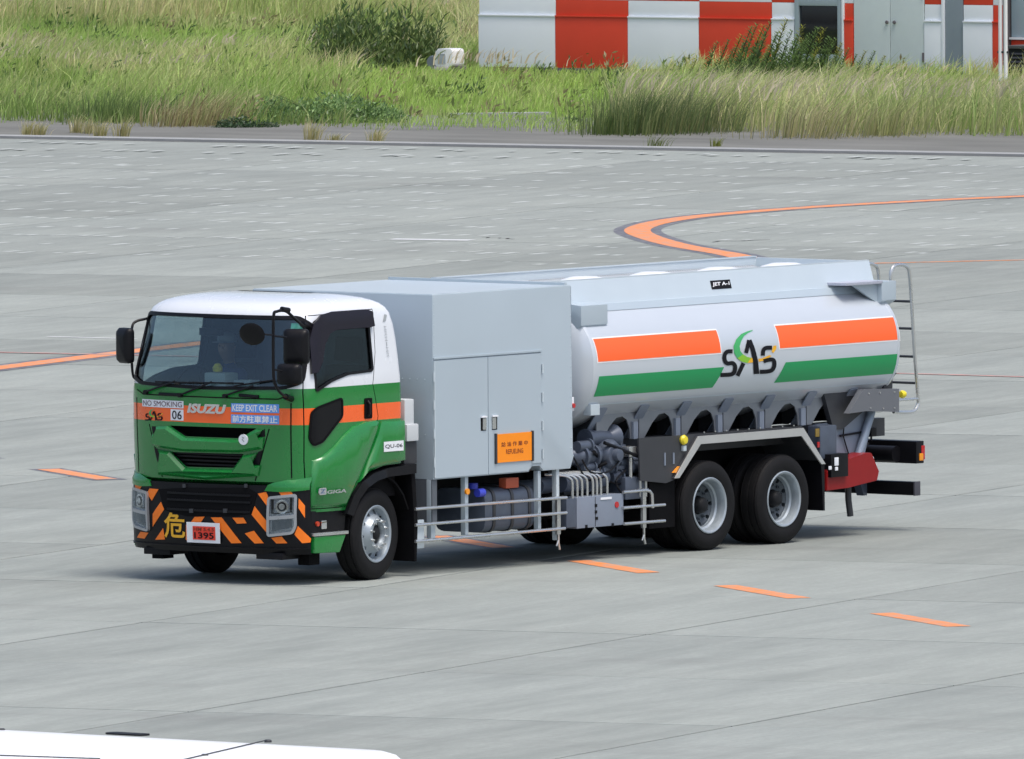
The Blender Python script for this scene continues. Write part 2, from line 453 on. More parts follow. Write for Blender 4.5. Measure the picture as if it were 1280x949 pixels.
def ribbon(name, pts, wd, z, material, parent=apron):
    P = [Vector(p[:2]) for p in pts]; vs = []; k = len(P)
    for i, p in enumerate(P):
        d = (P[min(i+1, k-1)]-P[max(i-1, 0)]).normalized(); n_ = Vector((-d.y, d.x))*wd/2
        vs += [(p.x+n_.x, p.y+n_.y, z), (p.x-n_.x, p.y-n_.y, z)]
    g = G(); g.raw(vs, [(2*i, 2*i+1, 2*i+3, 2*i+2) for i in range(k-1)])
    return g.done(name, material, parent)

# dashed orange guide line the truck stands across
dd = Vector((-.535, -.845)).normalized(); d1 = Vector((3.03, -1.95)); step = 4.47
for k in range(-7, 4):
    c = d1+dd*(step*k)
    if k in (0, 1, 2): c = Vector(((3.03, -1.95), (.71, -5.66), (-1.79, -9.53))[k])
    a, b = c-dd*1.08, c+dd*1.08
    if k in (-3,): pass
    if k < 0: ribbon('dash_border', [a-dd*.12, b+dd*.12], .42, .0025, LINEB)
    o = ribbon('painted_dash', [a, b], .26, .005 if k < 0 else .003, LINEO)

path = smooth_path([(12, 23.9), (21, 26.2), (29.84, 28.54), (35.8, 30.1), (45, 32.3), (52, 34.4), (56.5, 36.5), (58.97, 38.6), (61.48, 41.7), (64.2, 44.45),
                    (66.2, 45.85), (68.3, 46.8), (70.2, 47.25), (72.6, 47.45), (74.6, 47.35), (76.4, 47.1), (78.5, 46.6), (82, 45.5)], 8)
ribbon('guide_line_border', path, .72, .003, LINEB)
ribbon('guide_line', path, .40, .006, LINEO)
ribbon('thin_orange_line', [GND(1060, 330.5), GND(1100, 329.2), GND(1290, 325)], .16, .004, LINEO)
ribbon('red_boundary_line', [(32.1, 34.9), (32.72, 30.91), (33.09, 29.19), (34.92, 17.59), (35.3, 13.5)], .15, .008, LINER)
ribbon('white_line', [GND(490, 299), GND(590, 300.5)], .35, .004, LINEW)
ribbon('white_line', [GND(60, 421), GND(170, 424)], .12, .004, LINEW)

# rows of small pale paint flecks on the far part of the apron
fl = G()
for i in range(0, 15):
    for j in range(-70, 70):
        if random.random() < .35: continue
        c = mid+ed*(j*.36+random.uniform(-.09, .09)+(i % 2)*.18)-en*(1.6+i*2.45+random.uniform(-.25, .25))
        l = random.uniform(.035, .085); a = ed*l; b = en*random.uniform(.22, .5)
        z = .0022
        fl.raw([(c[0]-a[0], c[1]-a[1], z), (c[0]+a[0], c[1]+a[1], z), (c[0]+a[0]+b[0], c[1]+a[1]+b[1], z), (c[0]-a[0]+b[0], c[1]-a[1]+b[1], z)], [(0, 1, 2, 3)])
o = fl.done('paint_flecks', mat('fleck_white', (.42, .45, .435), .8, var=.3, scale=2), apron); o['kind'] = 'stuff'
# short cracks with dark filler
for (x0, y0, x1, y1) in ((600, 297, 645, 299), (880, 303, 960, 300)):
    a, b = Vector(GND(x0, y0)), Vector(GND(x1, y1)); pts = [a.lerp(b, t/7)+Vector((random.uniform(-.12, .12), random.uniform(-.12, .12))) for t in range(8)]
    ribbon('crack', pts, .05, .005, JOINT)

# ================================================================== refuelling truck
truck = empty('refuelling_truck', label='green, white and orange airport refuelling truck with a silver fuel tank', cat='truck')

# ---- cab shell -----------------------------------------------------
def lerp_tab(tab, z):
    if z <= tab[0][0]: return tab[0][1]
    for (a, p), (b, q) in zip(tab, tab[1:]):
        if z <= b: return p+(q-p)*(z-a)/(b-a)
    return tab[-1][1]
XCT = [(.76, -1.27), (1.04, -1.28), (1.075, -1.365), (1.6, -1.385), (2.0, -1.385), (2.2, -1.355), (2.78, -1.225), (2.85, -1.185), (2.91, -1.09), (2.95, -.95), (2.975, -.75), (2.985, -.55)]
HWT = [(.76, 1.185), (1.9, 1.19), (2.1, 1.18), (2.78, 1.09), (2.84, 1.065), (2.89, 1.02), (2.93, .94), (2.96, .83), (2.98, .70), (2.985, .5)]
XRT = [(.76, .46), (2.45, .46), (2.70, .43), (2.82, .37), (2.89, .28), (2.93, .18), (2.965, .02), (2.985, -.15)]
def xfront(y, z, d=0.0):
    hw = lerp_tab(HWT, z)-d; a = min(abs(y)/hw, 1.0)
    return lerp_tab(XCT, z)+d+.10*a*a+.32*(1-(1-a**3.6)**(1/3.6))
def FR(u, v): return (xfront(-u, v), -u, v)                 # front of the cab, u = -y
def side_y(x, z):                                            # half width of the cab at x, following its rounded front corner
    hw = lerp_tab(HWT, z)
    if x >= xfront(hw, z): return hw
    lo, hi = 0.0, hw
    for _ in range(24):
        md = (lo+hi)/2
        if xfront(md, z) < x: lo = md
        else: hi = md
    return lo
def SD(u, v): return (u, -side_y(u, v), v)              # near side of the cab, u = x
def F(px, py, fn=xfront):                                   # pixel -> (u, v) on the front
    x = -1.3
    for _ in range(25):
        p = hit(px, py, 0, x); y, z = float(p[1]), float(p[2])
        x = fn(max(-1.17, min(1.17, y)), z)
    return (-y, z)
def cab_ring(z, d):
    hw = lerp_tab(HWT, z)-d; xr = lerp_tab(XRT, z)-d; ring = []
    for a in [-1, -.997, -.988, -.97, -.94, -.90, -.84, -.76, -.64, -.48, -.25, 0, .25, .48, .64, .76, .84, .90, .94, .97, .988, .997, 1]:
        y = a*hw; ring.append((xfront(y, z, d), y))
    x1 = ring[-1][0]; rc = .09
    for t in (.25, .5, .75): ring.append((x1+(xr-rc-x1)*t, hw))
    for k in range(5):
        an = k/4*math.pi/2; ring.append((xr-rc+rc*math.sin(an), hw-rc+rc*math.cos(an)))
    for t in (.5, 0, -.5): ring.append((xr, t*hw))
    for k in range(5):
        an = k/4*math.pi/2; ring.append((xr-rc+rc*math.cos(an), -(hw-rc+rc*math.sin(an))))
    for t in (.75, .5, .25): ring.append((x1+(xr-rc-x1)*t, -hw))
    return [(x, y, z) for x, y in ring]
def cab_loft(bm, d, mi, zs, flip):
    rings = [[bm.verts.new(p) for p in cab_ring(z, d)] for z in zs]; fs = []
    n = len(rings[0])
    for a, b in zip(rings, rings[1:]):
        for j in range(n): fs.append(bm.faces.new((a[j], a[(j+1) % n], b[(j+1) % n], b[j])))
    fs.append(bm.faces.new(rings[0][::-1])); fs.append(bm.faces.new(rings[-1]))
    for f in fs: f.material_index = mi
    if flip: bmesh.ops.reverse_faces(bm, faces=fs)
ZS = [.76, .9, 1.03, 1.075, 1.2, 1.4, 1.6, 1.75, 1.9, 2.0, 2.1, 2.2, 2.35, 2.5, 2.65, 2.78, 2.84, 2.88, 2.91, 2.935, 2.955, 2.97, 2.98, 2.985]
def shell_obj(name, d0, d1, mats):
    bm = bmesh.new(); cab_loft(bm, d0, 0, ZS, True)
    zi = [.76+.03+d1] + [z for z in ZS if z > .84+d1 and z < 2.89] + [2.90]
    cab_loft(bm, d1, 1, zi, False)
    me = bpy.data.meshes.new(name); bm.normal_update(); bm.to_mesh(me); bm.free()
    for k in mats: me.materials.append(k)
    o = bpy.data.objects.new(name, me); return link(o)
def cutter(polys, ax, a, b):
    g = G()
    for p in polys: g.prism(p, ax, a, b)
    o = g.done('cutter', [INTER, INTER, MATBLK])
    for f in o.data.polygons: f.material_index = 2
    return o

ws_poly = round_poly([(1.0, 2.775), (1.085, 2.70), (1.115, 2.11), (.95, 2.055), (0, 2.035), (-.95, 2.055), (-1.115, 2.11), (-1.085, 2.70), (-1.0, 2.775)], .05)
win_poly = round_poly([S(389, 489, -1.12), S(388.5, 440, -1.11), S(392, 404, -1.10), S(402, 397, -1.10), S(460, 393, -1.10), S(460, 463, -1.11), S(430, 467, -1.12), S(408, 476, -1.12)], .04)
door_line = [S(467, 386, -1.09), S(467, 440, -1.12), S(467, 480), S(473, 520), S(470, 540), S(459, 570), S(446, 600), S(432, 634)]
door_poly = [(-1.13, .79), (-1.16, 1.3), (-1.17, 2.0), (-1.11, 2.45), (-1.0, 2.80)] + door_line + [(door_line[-1][0], .79)]
arch_poly = [S(432, 640), S(440, 617), S(450, 600), S(463, 589), S(480, 582), (.7, S(511, 577)[1]), (.7, .3), (-.55, .3)]
grille_hi = round_poly([F(212, 532), F(321, 535.5), F(300, 548), F(232, 545.5)], .02)
grille_lo = round_poly([F(214, 565), F(305, 567.5), F(292, 585), F(233, 583.5)], .02)
def toYZ(p): return [(-a, b) for a, b in p]

Cws = cutter([ws_poly], 0, -2.2, -.80)
Cwin = cutter([win_poly], 1, -1.6, 1.6)
Cdoor = cutter([door_poly], 1, -1.6, 1.6)
cx_, cz_ = -.6, 1.8
def inset(poly, q):
    out = []
    P = [Vector(p) for p in poly]; k = len(P)
    ar = sum(P[i].x*P[(i+1) % k].y-P[(i+1) % k].x*P[i].y for i in range(k)); sg = 1 if ar > 0 else -1
    for i in range(k):
        a = (P[i]-P[i-1]).normalized(); b = (P[(i+1) % k]-P[i]).normalized()
        n1 = Vector((-a.y, a.x))*sg; n2 = Vector((-b.y, b.x))*sg; n_ = (n1+n2).normalized()
        out.append(tuple(P[i]+n_*q/max(.4, n_.dot(n1))))
    return out
Cdoor2 = cutter([inset(door_poly, .009)], 1, -1.6, 1.6)
Carch = cutter([arch_poly], 1, -1.6, 1.6)
Cgr = cutter([toYZ(grille_hi), toYZ(grille_lo)], 0, -1.7, -1.05)

cab = shell_obj('cab', 0, .05, [PAINT, INTER, MATBLK])
for c, op in ((Cws, 'DIFFERENCE'), (Cwin, 'DIFFERENCE'), (Cdoor, 'DIFFERENCE'), (Carch, 'DIFFERENCE'), (Cgr, 'DIFFERENCE')): boolean(cab, c, op)
cab.parent = truck; finish(cab.data, 28)
dr = shell_obj('door', 0, .05, [PAINT, INTER, MATBLK])
for c, op in ((Cdoor2, 'INTERSECT'), (Cwin, 'DIFFERENCE'), (Carch, 'DIFFERENCE')): boolean(dr, c, op)
def split_half(o, name, keep_neg, mats, parent):
    bm = bmesh.new(); bm.from_mesh(o.data)
    bmesh.ops.delete(bm, geom=[v for v in bm.verts if (v.co.y < 0) != keep_neg], context='VERTS')
    me = bpy.data.meshes.new(name); bm.to_mesh(me); bm.free()
    for k in mats: me.materials.append(k)
    finish(me, 28); q = bpy.data.objects.new(name, me); return link(q, parent)
door_n = split_half(dr, 'door', True, [PAINT, INTER, MATBLK], truck)
door_f = split_half(dr, 'door', False, [PAINT, INTER, MATBLK], truck)
# glazing: slices of the same shell, a little below the outer skin
gw = shell_obj('windscreen', .010, .016, [GLASS]*3); boolean(gw, Cws, 'INTERSECT'); gw.parent = cab; finish(gw.data, 60)
gs = shell_obj('gs', .010, .016, [SGLASS]*3); boolean(gs, Cwin, 'INTERSECT')
side_glass = split_half(gs, 'door_window', True, [SGLASS]*3, door_n); far_glass = split_half(gs, 'door_window', False, [GLASS]*3, door_f)
drop(dr, gs, Cws, Cwin, Cdoor, Cdoor2, Carch, Cgr)

# black rubber round the windscreen and the windows
def ring_plate(name, poly, wd, fn, parent, h0=-.004, h1=.010, material=BLACK, res=.15):
    o_ = inset(poly, -wd/2); i_ = inset(poly, wd/2); k = len(poly)
    return plate(name, [[o_[i], o_[(i+1) % k], i_[(i+1) % k], i_[i]] for i in range(k)], fn, material, parent, h0, h1, res)
ring_plate('windscreen_seal', [(-y, z) for y, z in ws_poly], .035, FR, cab)
ring_plate('window_seal', win_poly, .028, SD, door_n)

# ---- cab details: nose ----------------------------------------------
# seams of the front flap
zt, zb = 1.995, 1.09
for pts in ([(-1.02, 1.985), (-.9, 1.94), (.9, 1.94), (1.02, 1.985)], [(-.80, 1.63), (-.62, 1.085)], [(.80, 1.63), (.62, 1.085)], [(-1.03, 1.90), (-1.02, 1.12)], [(1.03, 1.90), (1.02, 1.12)]):
    plate('panel_seam', [stroke(pts, .012)], FR, MATBLK, cab, .0, .002, .08)
# grille: dark backing and slats behind the openings, green bars standing proud
g = G(); g.box(-1.20, -1.15, -.80, .80, 1.08, 1.68); g.done('grille_backing', MATBLK, cab)
for zc in (1.235, 1.275, 1.315, 1.345): 
    plate('grille_slat', [stroke([(-.45, zc), (.45, zc)], .018)], lambda u, v: (xfront(-u, v)+.045, -u, v), BLACK, cab, 0, .02, .1)
for sx in (-1, 1):
    pass
def raised(name, poly, fn, material, parent, h1=.022, h2=.055, ins=.028):
    P = []
    for p0, p1 in zip(poly, poly[1:]+poly[:1]):
        k = max(1, int(math.dist(p0, p1)/.12)); P += [(p0[0]+(p1[0]-p0[0])*i/k, p0[1]+(p1[1]-p0[1])*i/k) for i in range(k)]
    bm = bmesh.new(); n = len(P); rings = []
    for Q, h in ((P, 0), (P, h1), (inset(P, ins), h2)):
        r_ = []
        for u, v in Q:
            e = 1e-3; p = Vector(fn(u, v)); nr = (Vector(fn(u+e, v))-p).cross(Vector(fn(u, v+e))-p).normalized(); r_.append(bm.verts.new(p+nr*h))
        rings.append(r_)
    for A, B in zip(rings, rings[1:]):
        for i in range(n): bm.faces.new((A[i], A[(i+1) % n], B[(i+1) % n], B[i]))
    bmesh.ops.triangulate(bm, faces=[bm.faces.new(rings[-1])])
    return from_bm(name, bm, material, parent, 22)
up_bar = [F(197, 533), F(211, 532.5), F(232, 547), F(300, 549.5), F(321, 537), F(329, 537.5), F(322, 547), F(330, 547), F(329, 561), F(300, 565.5), F(232, 564), F(193, 557.5), F(192, 543), F(198, 543.5)]
raised('grille_bar', up_bar, FR, GREEN, cab)
lo_bar = [F(199, 562), F(214, 564.5), F(233, 585), F(292, 587), F(305, 569), F(322, 566), F(314, 582), F(326, 582), F(323, 595), F(260, 599.5), F(200, 593), F(200, 579), F(207, 578)]
raised('grille_bar', lo_bar, FR, GREEN, cab)
for p in ([F(190, 533), F(197, 533), F(198, 543), F(191, 542)], [F(193, 560), F(199, 562), F(206, 578), F(197, 577)], [F(322, 546), F(331, 536), F(331.5, 546)], [F(323, 565), F(328, 563), F(324, 581), F(315, 581)]):
    plate('grille_corner', [p], FR, BLACK, cab, 0, .004, 0)
# round emblem, white disc
eu, ev = F(308, 549)
disc = [(eu+.055*math.cos(a*math.pi/10), ev+.055*math.sin(a*math.pi/10)) for a in range(20)]
em = plate('round_badge', [disc], FR, SIGNW, cab, .050, .064, 0)
plate('badge_mark', [stroke([(eu-.012, ev+.025), (eu+.012, ev+.02), (eu-.012, ev), (eu+.012, ev-.02)], .012)], FR, mat('badge_grey', (.35, .37, .4), .5), em, .066, .066, 0)

# stickers and lettering on the nose
def sticker(name, px0, py0, px1, py1, material, fn=FR, conv=F, parent=None, h=.0025):
    a, b = conv(px0, py0), conv(px1, py1)
    return plate(name, [[(a[0], b[1]), (b[0], b[1]), (b[0], a[1]), (a[0], a[1])]], fn, material, parent or cab, .001, h, .08), (min(a[0], b[0]), max(a[0], b[0]), min(a[1], b[1]), max(a[1], b[1]))
def label_on(name, txt, box, mg, fn, material, parent, bold=0, shear=0, h=.0045, mv=None):
    u0, u1, v0, v1 = box; du, dv = (u1-u0)*mg, (v1-v0)*(mv if mv is not None else mg*1.6)
    return lettering(name, txt, u0+du, u1-du, v0+dv, v1-dv, fn, material, parent, h, shear, bold, .1)
st, bx = sticker('no_smoking_sticker', 178, 498.7, 229.5, 510.7, SIGNW); label_on('lettering', 'NO SMOKING', bx, .03, FR, mat('ink_maroon', (.10, .03, .05), .5), st, 0, mv=.14)
st, bx = sticker('fleet_number_sticker', 213.5, 511.5, 229.5, 526, SIGNW); label_on('lettering', '06', bx, .12, FR, INK, st, .01, mv=.1)
st, bx = sticker('keep_clear_sticker', 289, 504, 349, 516.6, SIGNB); label_on('lettering', 'KEEP EXIT CLEAR', bx, .03, FR, SIGNW, st, .022, mv=.12)
st, bx = sticker('keep_clear_sticker', 289, 518, 349, 530.5, SIGNB); label_on('lettering', '前方駐車禁止', bx, .03, FR, SIGNW, st, .022, mv=.08)
a, b = F(234.5, 516), F(283, 506); lettering('nose_lettering', 'ISUZU', a[0], b[0], a[1], b[1], FR, CHROME, cab, .010, .22, .045, .1)
bm = text_bm('ISUZU', a[0], b[0], a[1], b[1], .22, .03); patch_bm(bm, FR, .001, .009, .1); from_bm('nose_lettering', bm, SIGNW, cab)

# company mark: traced as strokes in a unit frame 1186 x 949
def mark(conv, fn, parent, h, scale_w):
    def c(pts): return [conv(x, y) for x, y in pts]
    w1 = 60*scale_w
    S1 = smooth_path([(300, 467, 0), (225, 470, 0), (182, 520, 0), (185, 600, 0), (225, 645, 0), (300, 640, 0), (338, 690, 0), (325, 770, 0), (270, 808, 0), (120, 815, 0)], 4)
    S2 = smooth_path([(885, 412, 0), (800, 415, 0), (757, 450, 0), (748, 530, 0)], 4)
    S3 = smooth_path([(760, 612, 0), (850, 588, 0), (910, 600, 0), (918, 680, 0), (880, 745, 0), (800, 765, 0), (705, 768, 0)], 4)
    A1 = [(500, 490), (545, 300)]; A1b = [(372, 828), (462, 640)]
    A2 = smooth_path([(548, 300, 0), (600, 440, 0), (640, 620, 0), (655, 800, 0)], 4)
    for nm, pts, wd in (('mark_letter', [(p[0], p[1]) for p in S1], w1), ('mark_letter', A1, w1), ('mark_letter', A1b, w1), ('mark_letter', [(p[0], p[1]) for p in A2], [w1*(1+.35*i/12) for i in range(13)]),
                        ('mark_letter', [(p[0], p[1]) for p in S2], w1), ('mark_letter', [(p[0], p[1]) for p in S3], w1)):
        st_ = stroke(pts, wd); k = len(st_)//2
        plate(nm, [[conv(*st_[i]), conv(*st_[i+1]), conv(*st_[2*k-2-i]), conv(*st_[2*k-1-i])] for i in range(k-1)], fn, INK, parent, h, h, 0)
    out_ = [(600, 150), (520, 170), (430, 210), (355, 290), (315, 390), (325, 490), (370, 570), (440, 620), (520, 640)]
    in_ = [(600, 160), (530, 195), (470, 240), (430, 310), (405, 390), (415, 460), (455, 510), (520, 550), (575, 560)]
    for nm, i0, i1, mm in (('mark_crescent', 0, 6, LGREEN), ('mark_crescent', 6, 8, LIME)):
        plate(nm, [[conv(*out_[i]), conv(*out_[i+1]), conv(*in_[i+1]), conv(*in_[i])] for i in range(i0, i1)], fn, mm, parent, h-.001, h-.001, 0)
    plate('mark_swoosh', [[conv(*p) for p in q] for q in ([(520, 640), (575, 560), (600, 570), (600, 630)], [(685, 575), (740, 570), (850, 520), (880, 535), (770, 600), (690, 622)], [(905, 385), (950, 378), (948, 430), (905, 490), (880, 470)])], fn, GOLD, parent, h-.001, h-.001, 0)
a, b = F(181, 525.5), F(203.5, 511.5)
mark(lambda x, y: (a[0]+(x-100)/850*(b[0]-a[0]), b[1]+(y-150)/690*(a[1]-b[1])), FR, cab, .004, (b[0]-a[0])/900 * 0 + 1.15)

# wipers, small washer covers
def on_front(px, py, d): 
    u, v = F(px, py); return (xfront(-u, v)-d, -u, v)
for a_, b_, c_ in (((186, 489), (222, 476.5), (257, 478.5)), ((229, 493), (268, 477.5), (307, 479)), ((285, 494), (320, 482), (344, 475))):
    g = G(); g.tube([on_front(*a_, .03), on_front(*b_, .05)], .011, 6); g.tube([on_front(b_[0]-25, b_[1]+.5, .035), on_front(*c_, .035)], .009, 6)
    g.tube([on_front(a_[0]-2, a_[1]+1, .0), on_front(a_[0]-2, a_[1]+1, .045)], .024, 10); g.done('wiper', BLACK, cab)
for px in (200, 300): 
    g = G(); g.tube([on_front(px, 492.5 if px < 250 else 494, .012), on_front(px+24, 493.5 if px < 250 else 496, .012)], .017, 8); g.done('washer_grip', BLACK, cab)

# ---- bumper ---------------------------------------------------------
def xb(y, z, d=0):
    a = min(abs(y)/1.20, 1.0)
    xc = lerp_tab([(.31, -1.36), (.40, -1.405), (.75, -1.42), (1.06, -1.405), (1.10, -1.37)], z)
    return xc+d+.12*a*a+.32*(1-(1-a**3.4)**(1/3.4))
_pl = []                                        # plan curve of the bumper, by arc length from its middle
for k_ in range(0, 241):
    an_ = k_/240*math.pi/2; a_ = math.sin(an_); _pl.append((xb(a_*1.20, .75)-xb(0, .75), a_*1.20))
_pl.append((.52, 1.20)); _sl = [0.0]
for (x0_, y0_), (x1_, y1_) in zip(_pl, _pl[1:]): _sl.append(_sl[-1]+math.hypot(x1_-x0_, y1_-y0_))
_plx, _ply = [p[0] for p in _pl], [p[1] for p in _pl]
S_END = float(np.interp(1.170, _ply, _sl))
def BR(u, v):                                    # u = arc length round the bumper, positive to the near side
    s_ = abs(u); return (xb(0, v)+float(np.interp(s_, _sl, _plx)), -math.copysign(float(np.interp(s_, _sl, _ply)), u), v)
def FB(px, py):
    best = None
    for u_ in np.linspace(-S_END, S_END, 133):
        z_ = .7
        for _ in range(2):
            q_ = proj(*BR(u_, z_)); z_ += (q_[1]-py)/117.0
        d_ = abs(q_[0]-px)
        if best is None or d_ < best[0]: best = (d_, u_, z_)
    u_, z_ = best[1], best[2]
    for _ in range(12):
        q_ = proj(*BR(u_, z_)); e_ = proj(*BR(u_+.002, z_)); k_ = (e_[0]-q_[0])/.002
        if abs(k_) < 25: break
        u_ += max(-.02, min(.02, (px-q_[0])/k_)); z_ += (q_[1]-py)/117.0
    return (u_, z_)
def YS(y): return math.copysign(float(np.interp(abs(y), _ply, _sl)), y)
bm = bmesh.new(); rings = []
ALST = [-.975, -.965, -.95, -.93, -.88, -.80, -.68, -.50, -.25, 0, .25, .5, .68, .80, .88,   .93, .95, .965, .975]
for z in (.325, .345, .40, .55, .75, .95, 1.04):
    ring = [(xb(a*1.20, z), a*1.20, z) for a in ALST]
    x1 = -1.06 if True else 0
    ring += [(-1.10, 1.172, z), (-1.10, 1.0, z), (-1.10, -1.0, z), (-1.10, -1.172, z)]
    rings.append([bm.verts.new(p) for p in ring])
n = len(rings[0])
for a_, b_ in zip(rings, rings[1:]):
    for j in range(n): bm.faces.new((a_[j], a_[(j+1) % n], b_[(j+1) % n], b_[j]))
bm.faces.new(rings[0][::-1]); bm.faces.new(rings[-1])
bumper = from_bm('bumper', bm, BLACK, truck, 40)
def zoomp(pts): return [FB(160+x/5.3333, 530+y/5.3333) for x, y in pts]
stripes = [[(866, 465), (922, 453), (934, 482), (925, 545)], [(845, 548), (925, 648), (925, 725), (825, 605)], [(1000, 445), (1070, 430), (1100, 468), (1022, 478)],
           [(1138, 495), (1180, 545), (1180, 628), (1136, 560)], [(1145, 408), (1182, 400), (1182, 445)], [(1132, 680), (1220, 765), (1215, 790), (1160, 795), (1110, 738)],
           [(955, 760), (1025, 750), (1062, 795), (990, 797)], [(780, 730), (840, 712), (905, 795), (845, 797)], [(697, 625), (770, 625), (792, 662), (728, 665)],
           [(553, 623), (625, 623), (757, 794), (690, 796)], [(445, 620), (512, 618), (485, 657), (418, 657)],
           [(48, 397), (98, 405), (75, 447), (50, 442)], [(145, 430), (205, 435), (160, 512), (128, 462)], [(220, 520), (242, 570), (166, 685), (166, 600)],
           [(235, 695), (247, 770), (183, 772)], [(85, 718), (138, 725), (112, 765), (62, 757)], [(388, 672), (402, 672), (402, 782), (386, 770)]]
for p in stripes: plate('hazard_stripe', [zoomp(p)], BR, HAZ, bumper, .001, .0035, .06)
# recessed middle, ribs, plinth lip, tow eye covers
plate('bumper_recess', [zoomp([(205, 435), (390, 425), (800, 425), (862, 462), (825, 600), (690, 618), (390, 615), (245, 575)])], BR, MATBLK, bumper, .001, .004, .12)
for v in (.93, .86, .76):
    plate('bumper_rib', [stroke([(-.50, v), (.60, v)], .022)], BR, BLACK, bumper, .003, .016, .12)
plate('bumper_lip', [stroke([(-S_END, .385), (S_END, .385)], .02)], BR, BLACK, bumper, .0, .015, .08)
for px in (428, 653): plate('tow_cover', [zoomp([(px-12, 565), (px+12, 565), (px+12, 592), (px-12, 592)])], BR, DKGREY, bumper, .003, .02, 0)
for px in (380, 790): plate('bolt', [zoomp([(px-9, 400), (px+9, 400), (px+9, 425), (px-9, 425)])], BR, DKGREY, bumper, .003, .02, 0)
# green corner pieces over the headlights
for s in (-1, 1):
    q_ = S_END+.004; poly = [(s*.76, .985), (s*.80, 1.05), (s*1.0, 1.095), (s*q_, 1.13), (s*q_, 1.0), (s*1.1, .985), (s*.95, .975)]
    plate('corner_panel', [poly], BR, GREEN, bumper, -.02, .014, .05)
# headlights
LAMPF = mat('lamp_frame_silver', (.42, .44, .47), .3, metal=.6, var=.04); LAMPR = mat('lamp_reflector', (.30, .32, .35), .22, metal=.8, var=.3, scale=20); FOGM = mat('fog_lens', (.10, .115, .13), .3, metal=.5, var=.4, scale=25)
def hl_poly(s): return [(s*.80, .92), (s*1.09, .945), (s*1.10, .60), (s*1.06, .555), (s*.80, .52)]
for s in (-1, 1):
    P0 = [FB(337, 622.5), FB(370, 619), FB(369.5, 658), FB(365.5, 666), FB(336, 669.5)]
    P = round_poly([(s*p_[0], p_[1]) for p_ in P0], .025, 3)
    ua, ub = P0[0][0], P0[1][0]; um = (ua+ub)/2
    if s > 0: P = P[::-1]
    hl = ring_plate('headlight', P, .028, BR, bumper, .0, .030, LAMPF, .06)
    plate('lamp_bowl', [inset(P, .012)], BR, LAMPR, hl, .002, .006, .06)
    plate('lamp_divider', [stroke([(s*(ua+.005), .705), (s*(ub-.005), .728)], .036)], BR, LAMPF, hl, .004, .032, .05)
    cu0, cv0 = s*um, .825
    for rad, mm, hh in ((.072, CHROME, .014), (.050, BLACK, .018), (.032, CHROME, .022)):
        plate('projector_lens', [[(cu0+rad*math.cos(k*math.pi/8), cv0+rad*math.sin(k*math.pi/8)) for k in range(16)]], BR, mm, hl, .004, hh, 0)
    plate('lamp_shroud', [[(s*(ua+.025), .895), (s*(ua+.05), .895), (s*(ua+.05), .75), (s*(ua+.025), .75)]], BR, BLACK, hl, .004, .012, .05)
    plate('lamp_shroud', [[(s*(ub-.06), .915), (s*(ub-.035), .915), (s*(ub-.035), .765), (s*(ub-.06), .765)]], BR, BLACK, hl, .004, .010, .05)
    plate('lamp_shroud', [[(s*(ua+.05), .745), (s*(ub-.06), .762), (s*(ub-.06), .775), (s*(ua+.05), .757)]], BR, BLACK, hl, .004, .010, .05)
    plate('fog_lamp', [[(s*(ua+.03), .68), (s*(ub-.04), .70), (s*(ub-.04), .61), (s*(ua+.03), .565)]], BR, FOGM, hl, .004, .012, .05)
    plate('lamp_cover', [inset(P, .016)], BR, LENS, hl, .028, .030, .06)
# number plate and the hazard character
a, b = FB(236, 677.5), FB(276, 654)
pl = plate('number_plate', [[(a[0], a[1]), (b[0], a[1]), (b[0], b[1]), (a[0], b[1])]], BR, SIGNW, bumper, .02, .028, 0)
a2, b2 = FB(243.5, 674), FB(271, 658.5)
plate('plate_field', [[(a2[0], a2[1]), (b2[0], a2[1]), (b2[0], b2[1]), (a2[0], b2[1])]], BR, PLATER, pl, .029, .030, 0)
hgt = b2[1]-a2[1]
lettering('plate_number', '1395', a2[0]+.02, b2[0]-.02, a2[1]+.012, a2[1]+hgt*.56, BR, INK, pl, .032, 0, .02)
lettering('plate_lettering', 'HM 5.4.5', a2[0]+.015, b2[0]-.015, a2[1]+hgt*.66, b2[1]-.012, BR, INKR, pl, .032, 0, .02)
a, b = FB(206, 672), FB(231, 641.5); lettering('hazard_character', '危', a[0], b[0], a[1], b[1], BR, GOLD, bumper, .005, 0, .018, .06)
# black gap and valance under the nose
g = G(); g.box(-1.20, -.95, -1.0, 1.0, .98, 1.10); g.done('nose_gap', MATBLK, truck)
g = G(); g.box(-1.30, -1.0, -.95, -.60, .27, .34, bev=.01); g.done('bumper_bracket', BLACK, truck)
g = G(); g.box(-1.30, -1.0, .55, .90, .27, .34, bev=.01); g.done('bumper_bracket', BLACK, truck)

# ---- cab details: near side ------------------------------------------
# flared lower bodywork on door and rear quarter
sw_top = [(-1.09, S(391, 576)[1]), S(404, 569), S(417, 558), S(428, 545), S(440, 533), S(455, 526.5), S(468, 525)]
dl = [S(472, 527), S(469.5, 540), S(458.5, 570), S(445.5, 600), S(431, 633.5)]
def flare(name, poly, parent, side=1, th=.055):
    bm = bmesh.new(); o_ = poly; i_ = inset(poly, .06)
    ar = 0
    def sv(p, d): return bm.verts.new((p[0], -side_y(p[0], p[1])-d, p[1]))
    V0 = [sv(p, -.015) for p in o_]; V1 = [sv(p, th*.5) for p in inset(poly, .008)]; V2 = [sv(p, th) for p in i_]
    k = len(poly)
    for A, B in ((V0, V1), (V1, V2)):
        for i in range(k): bm.faces.new((A[i], A[(i+1) % k], B[(i+1) % k], B[i]))
    bmesh.ops.triangulate(bm, faces=[bm.faces.new(V2)])
    if side < 0:
        for v in bm.verts: v.co.y *= -1
    return from_bm(name, bm, GREEN, parent, 50)
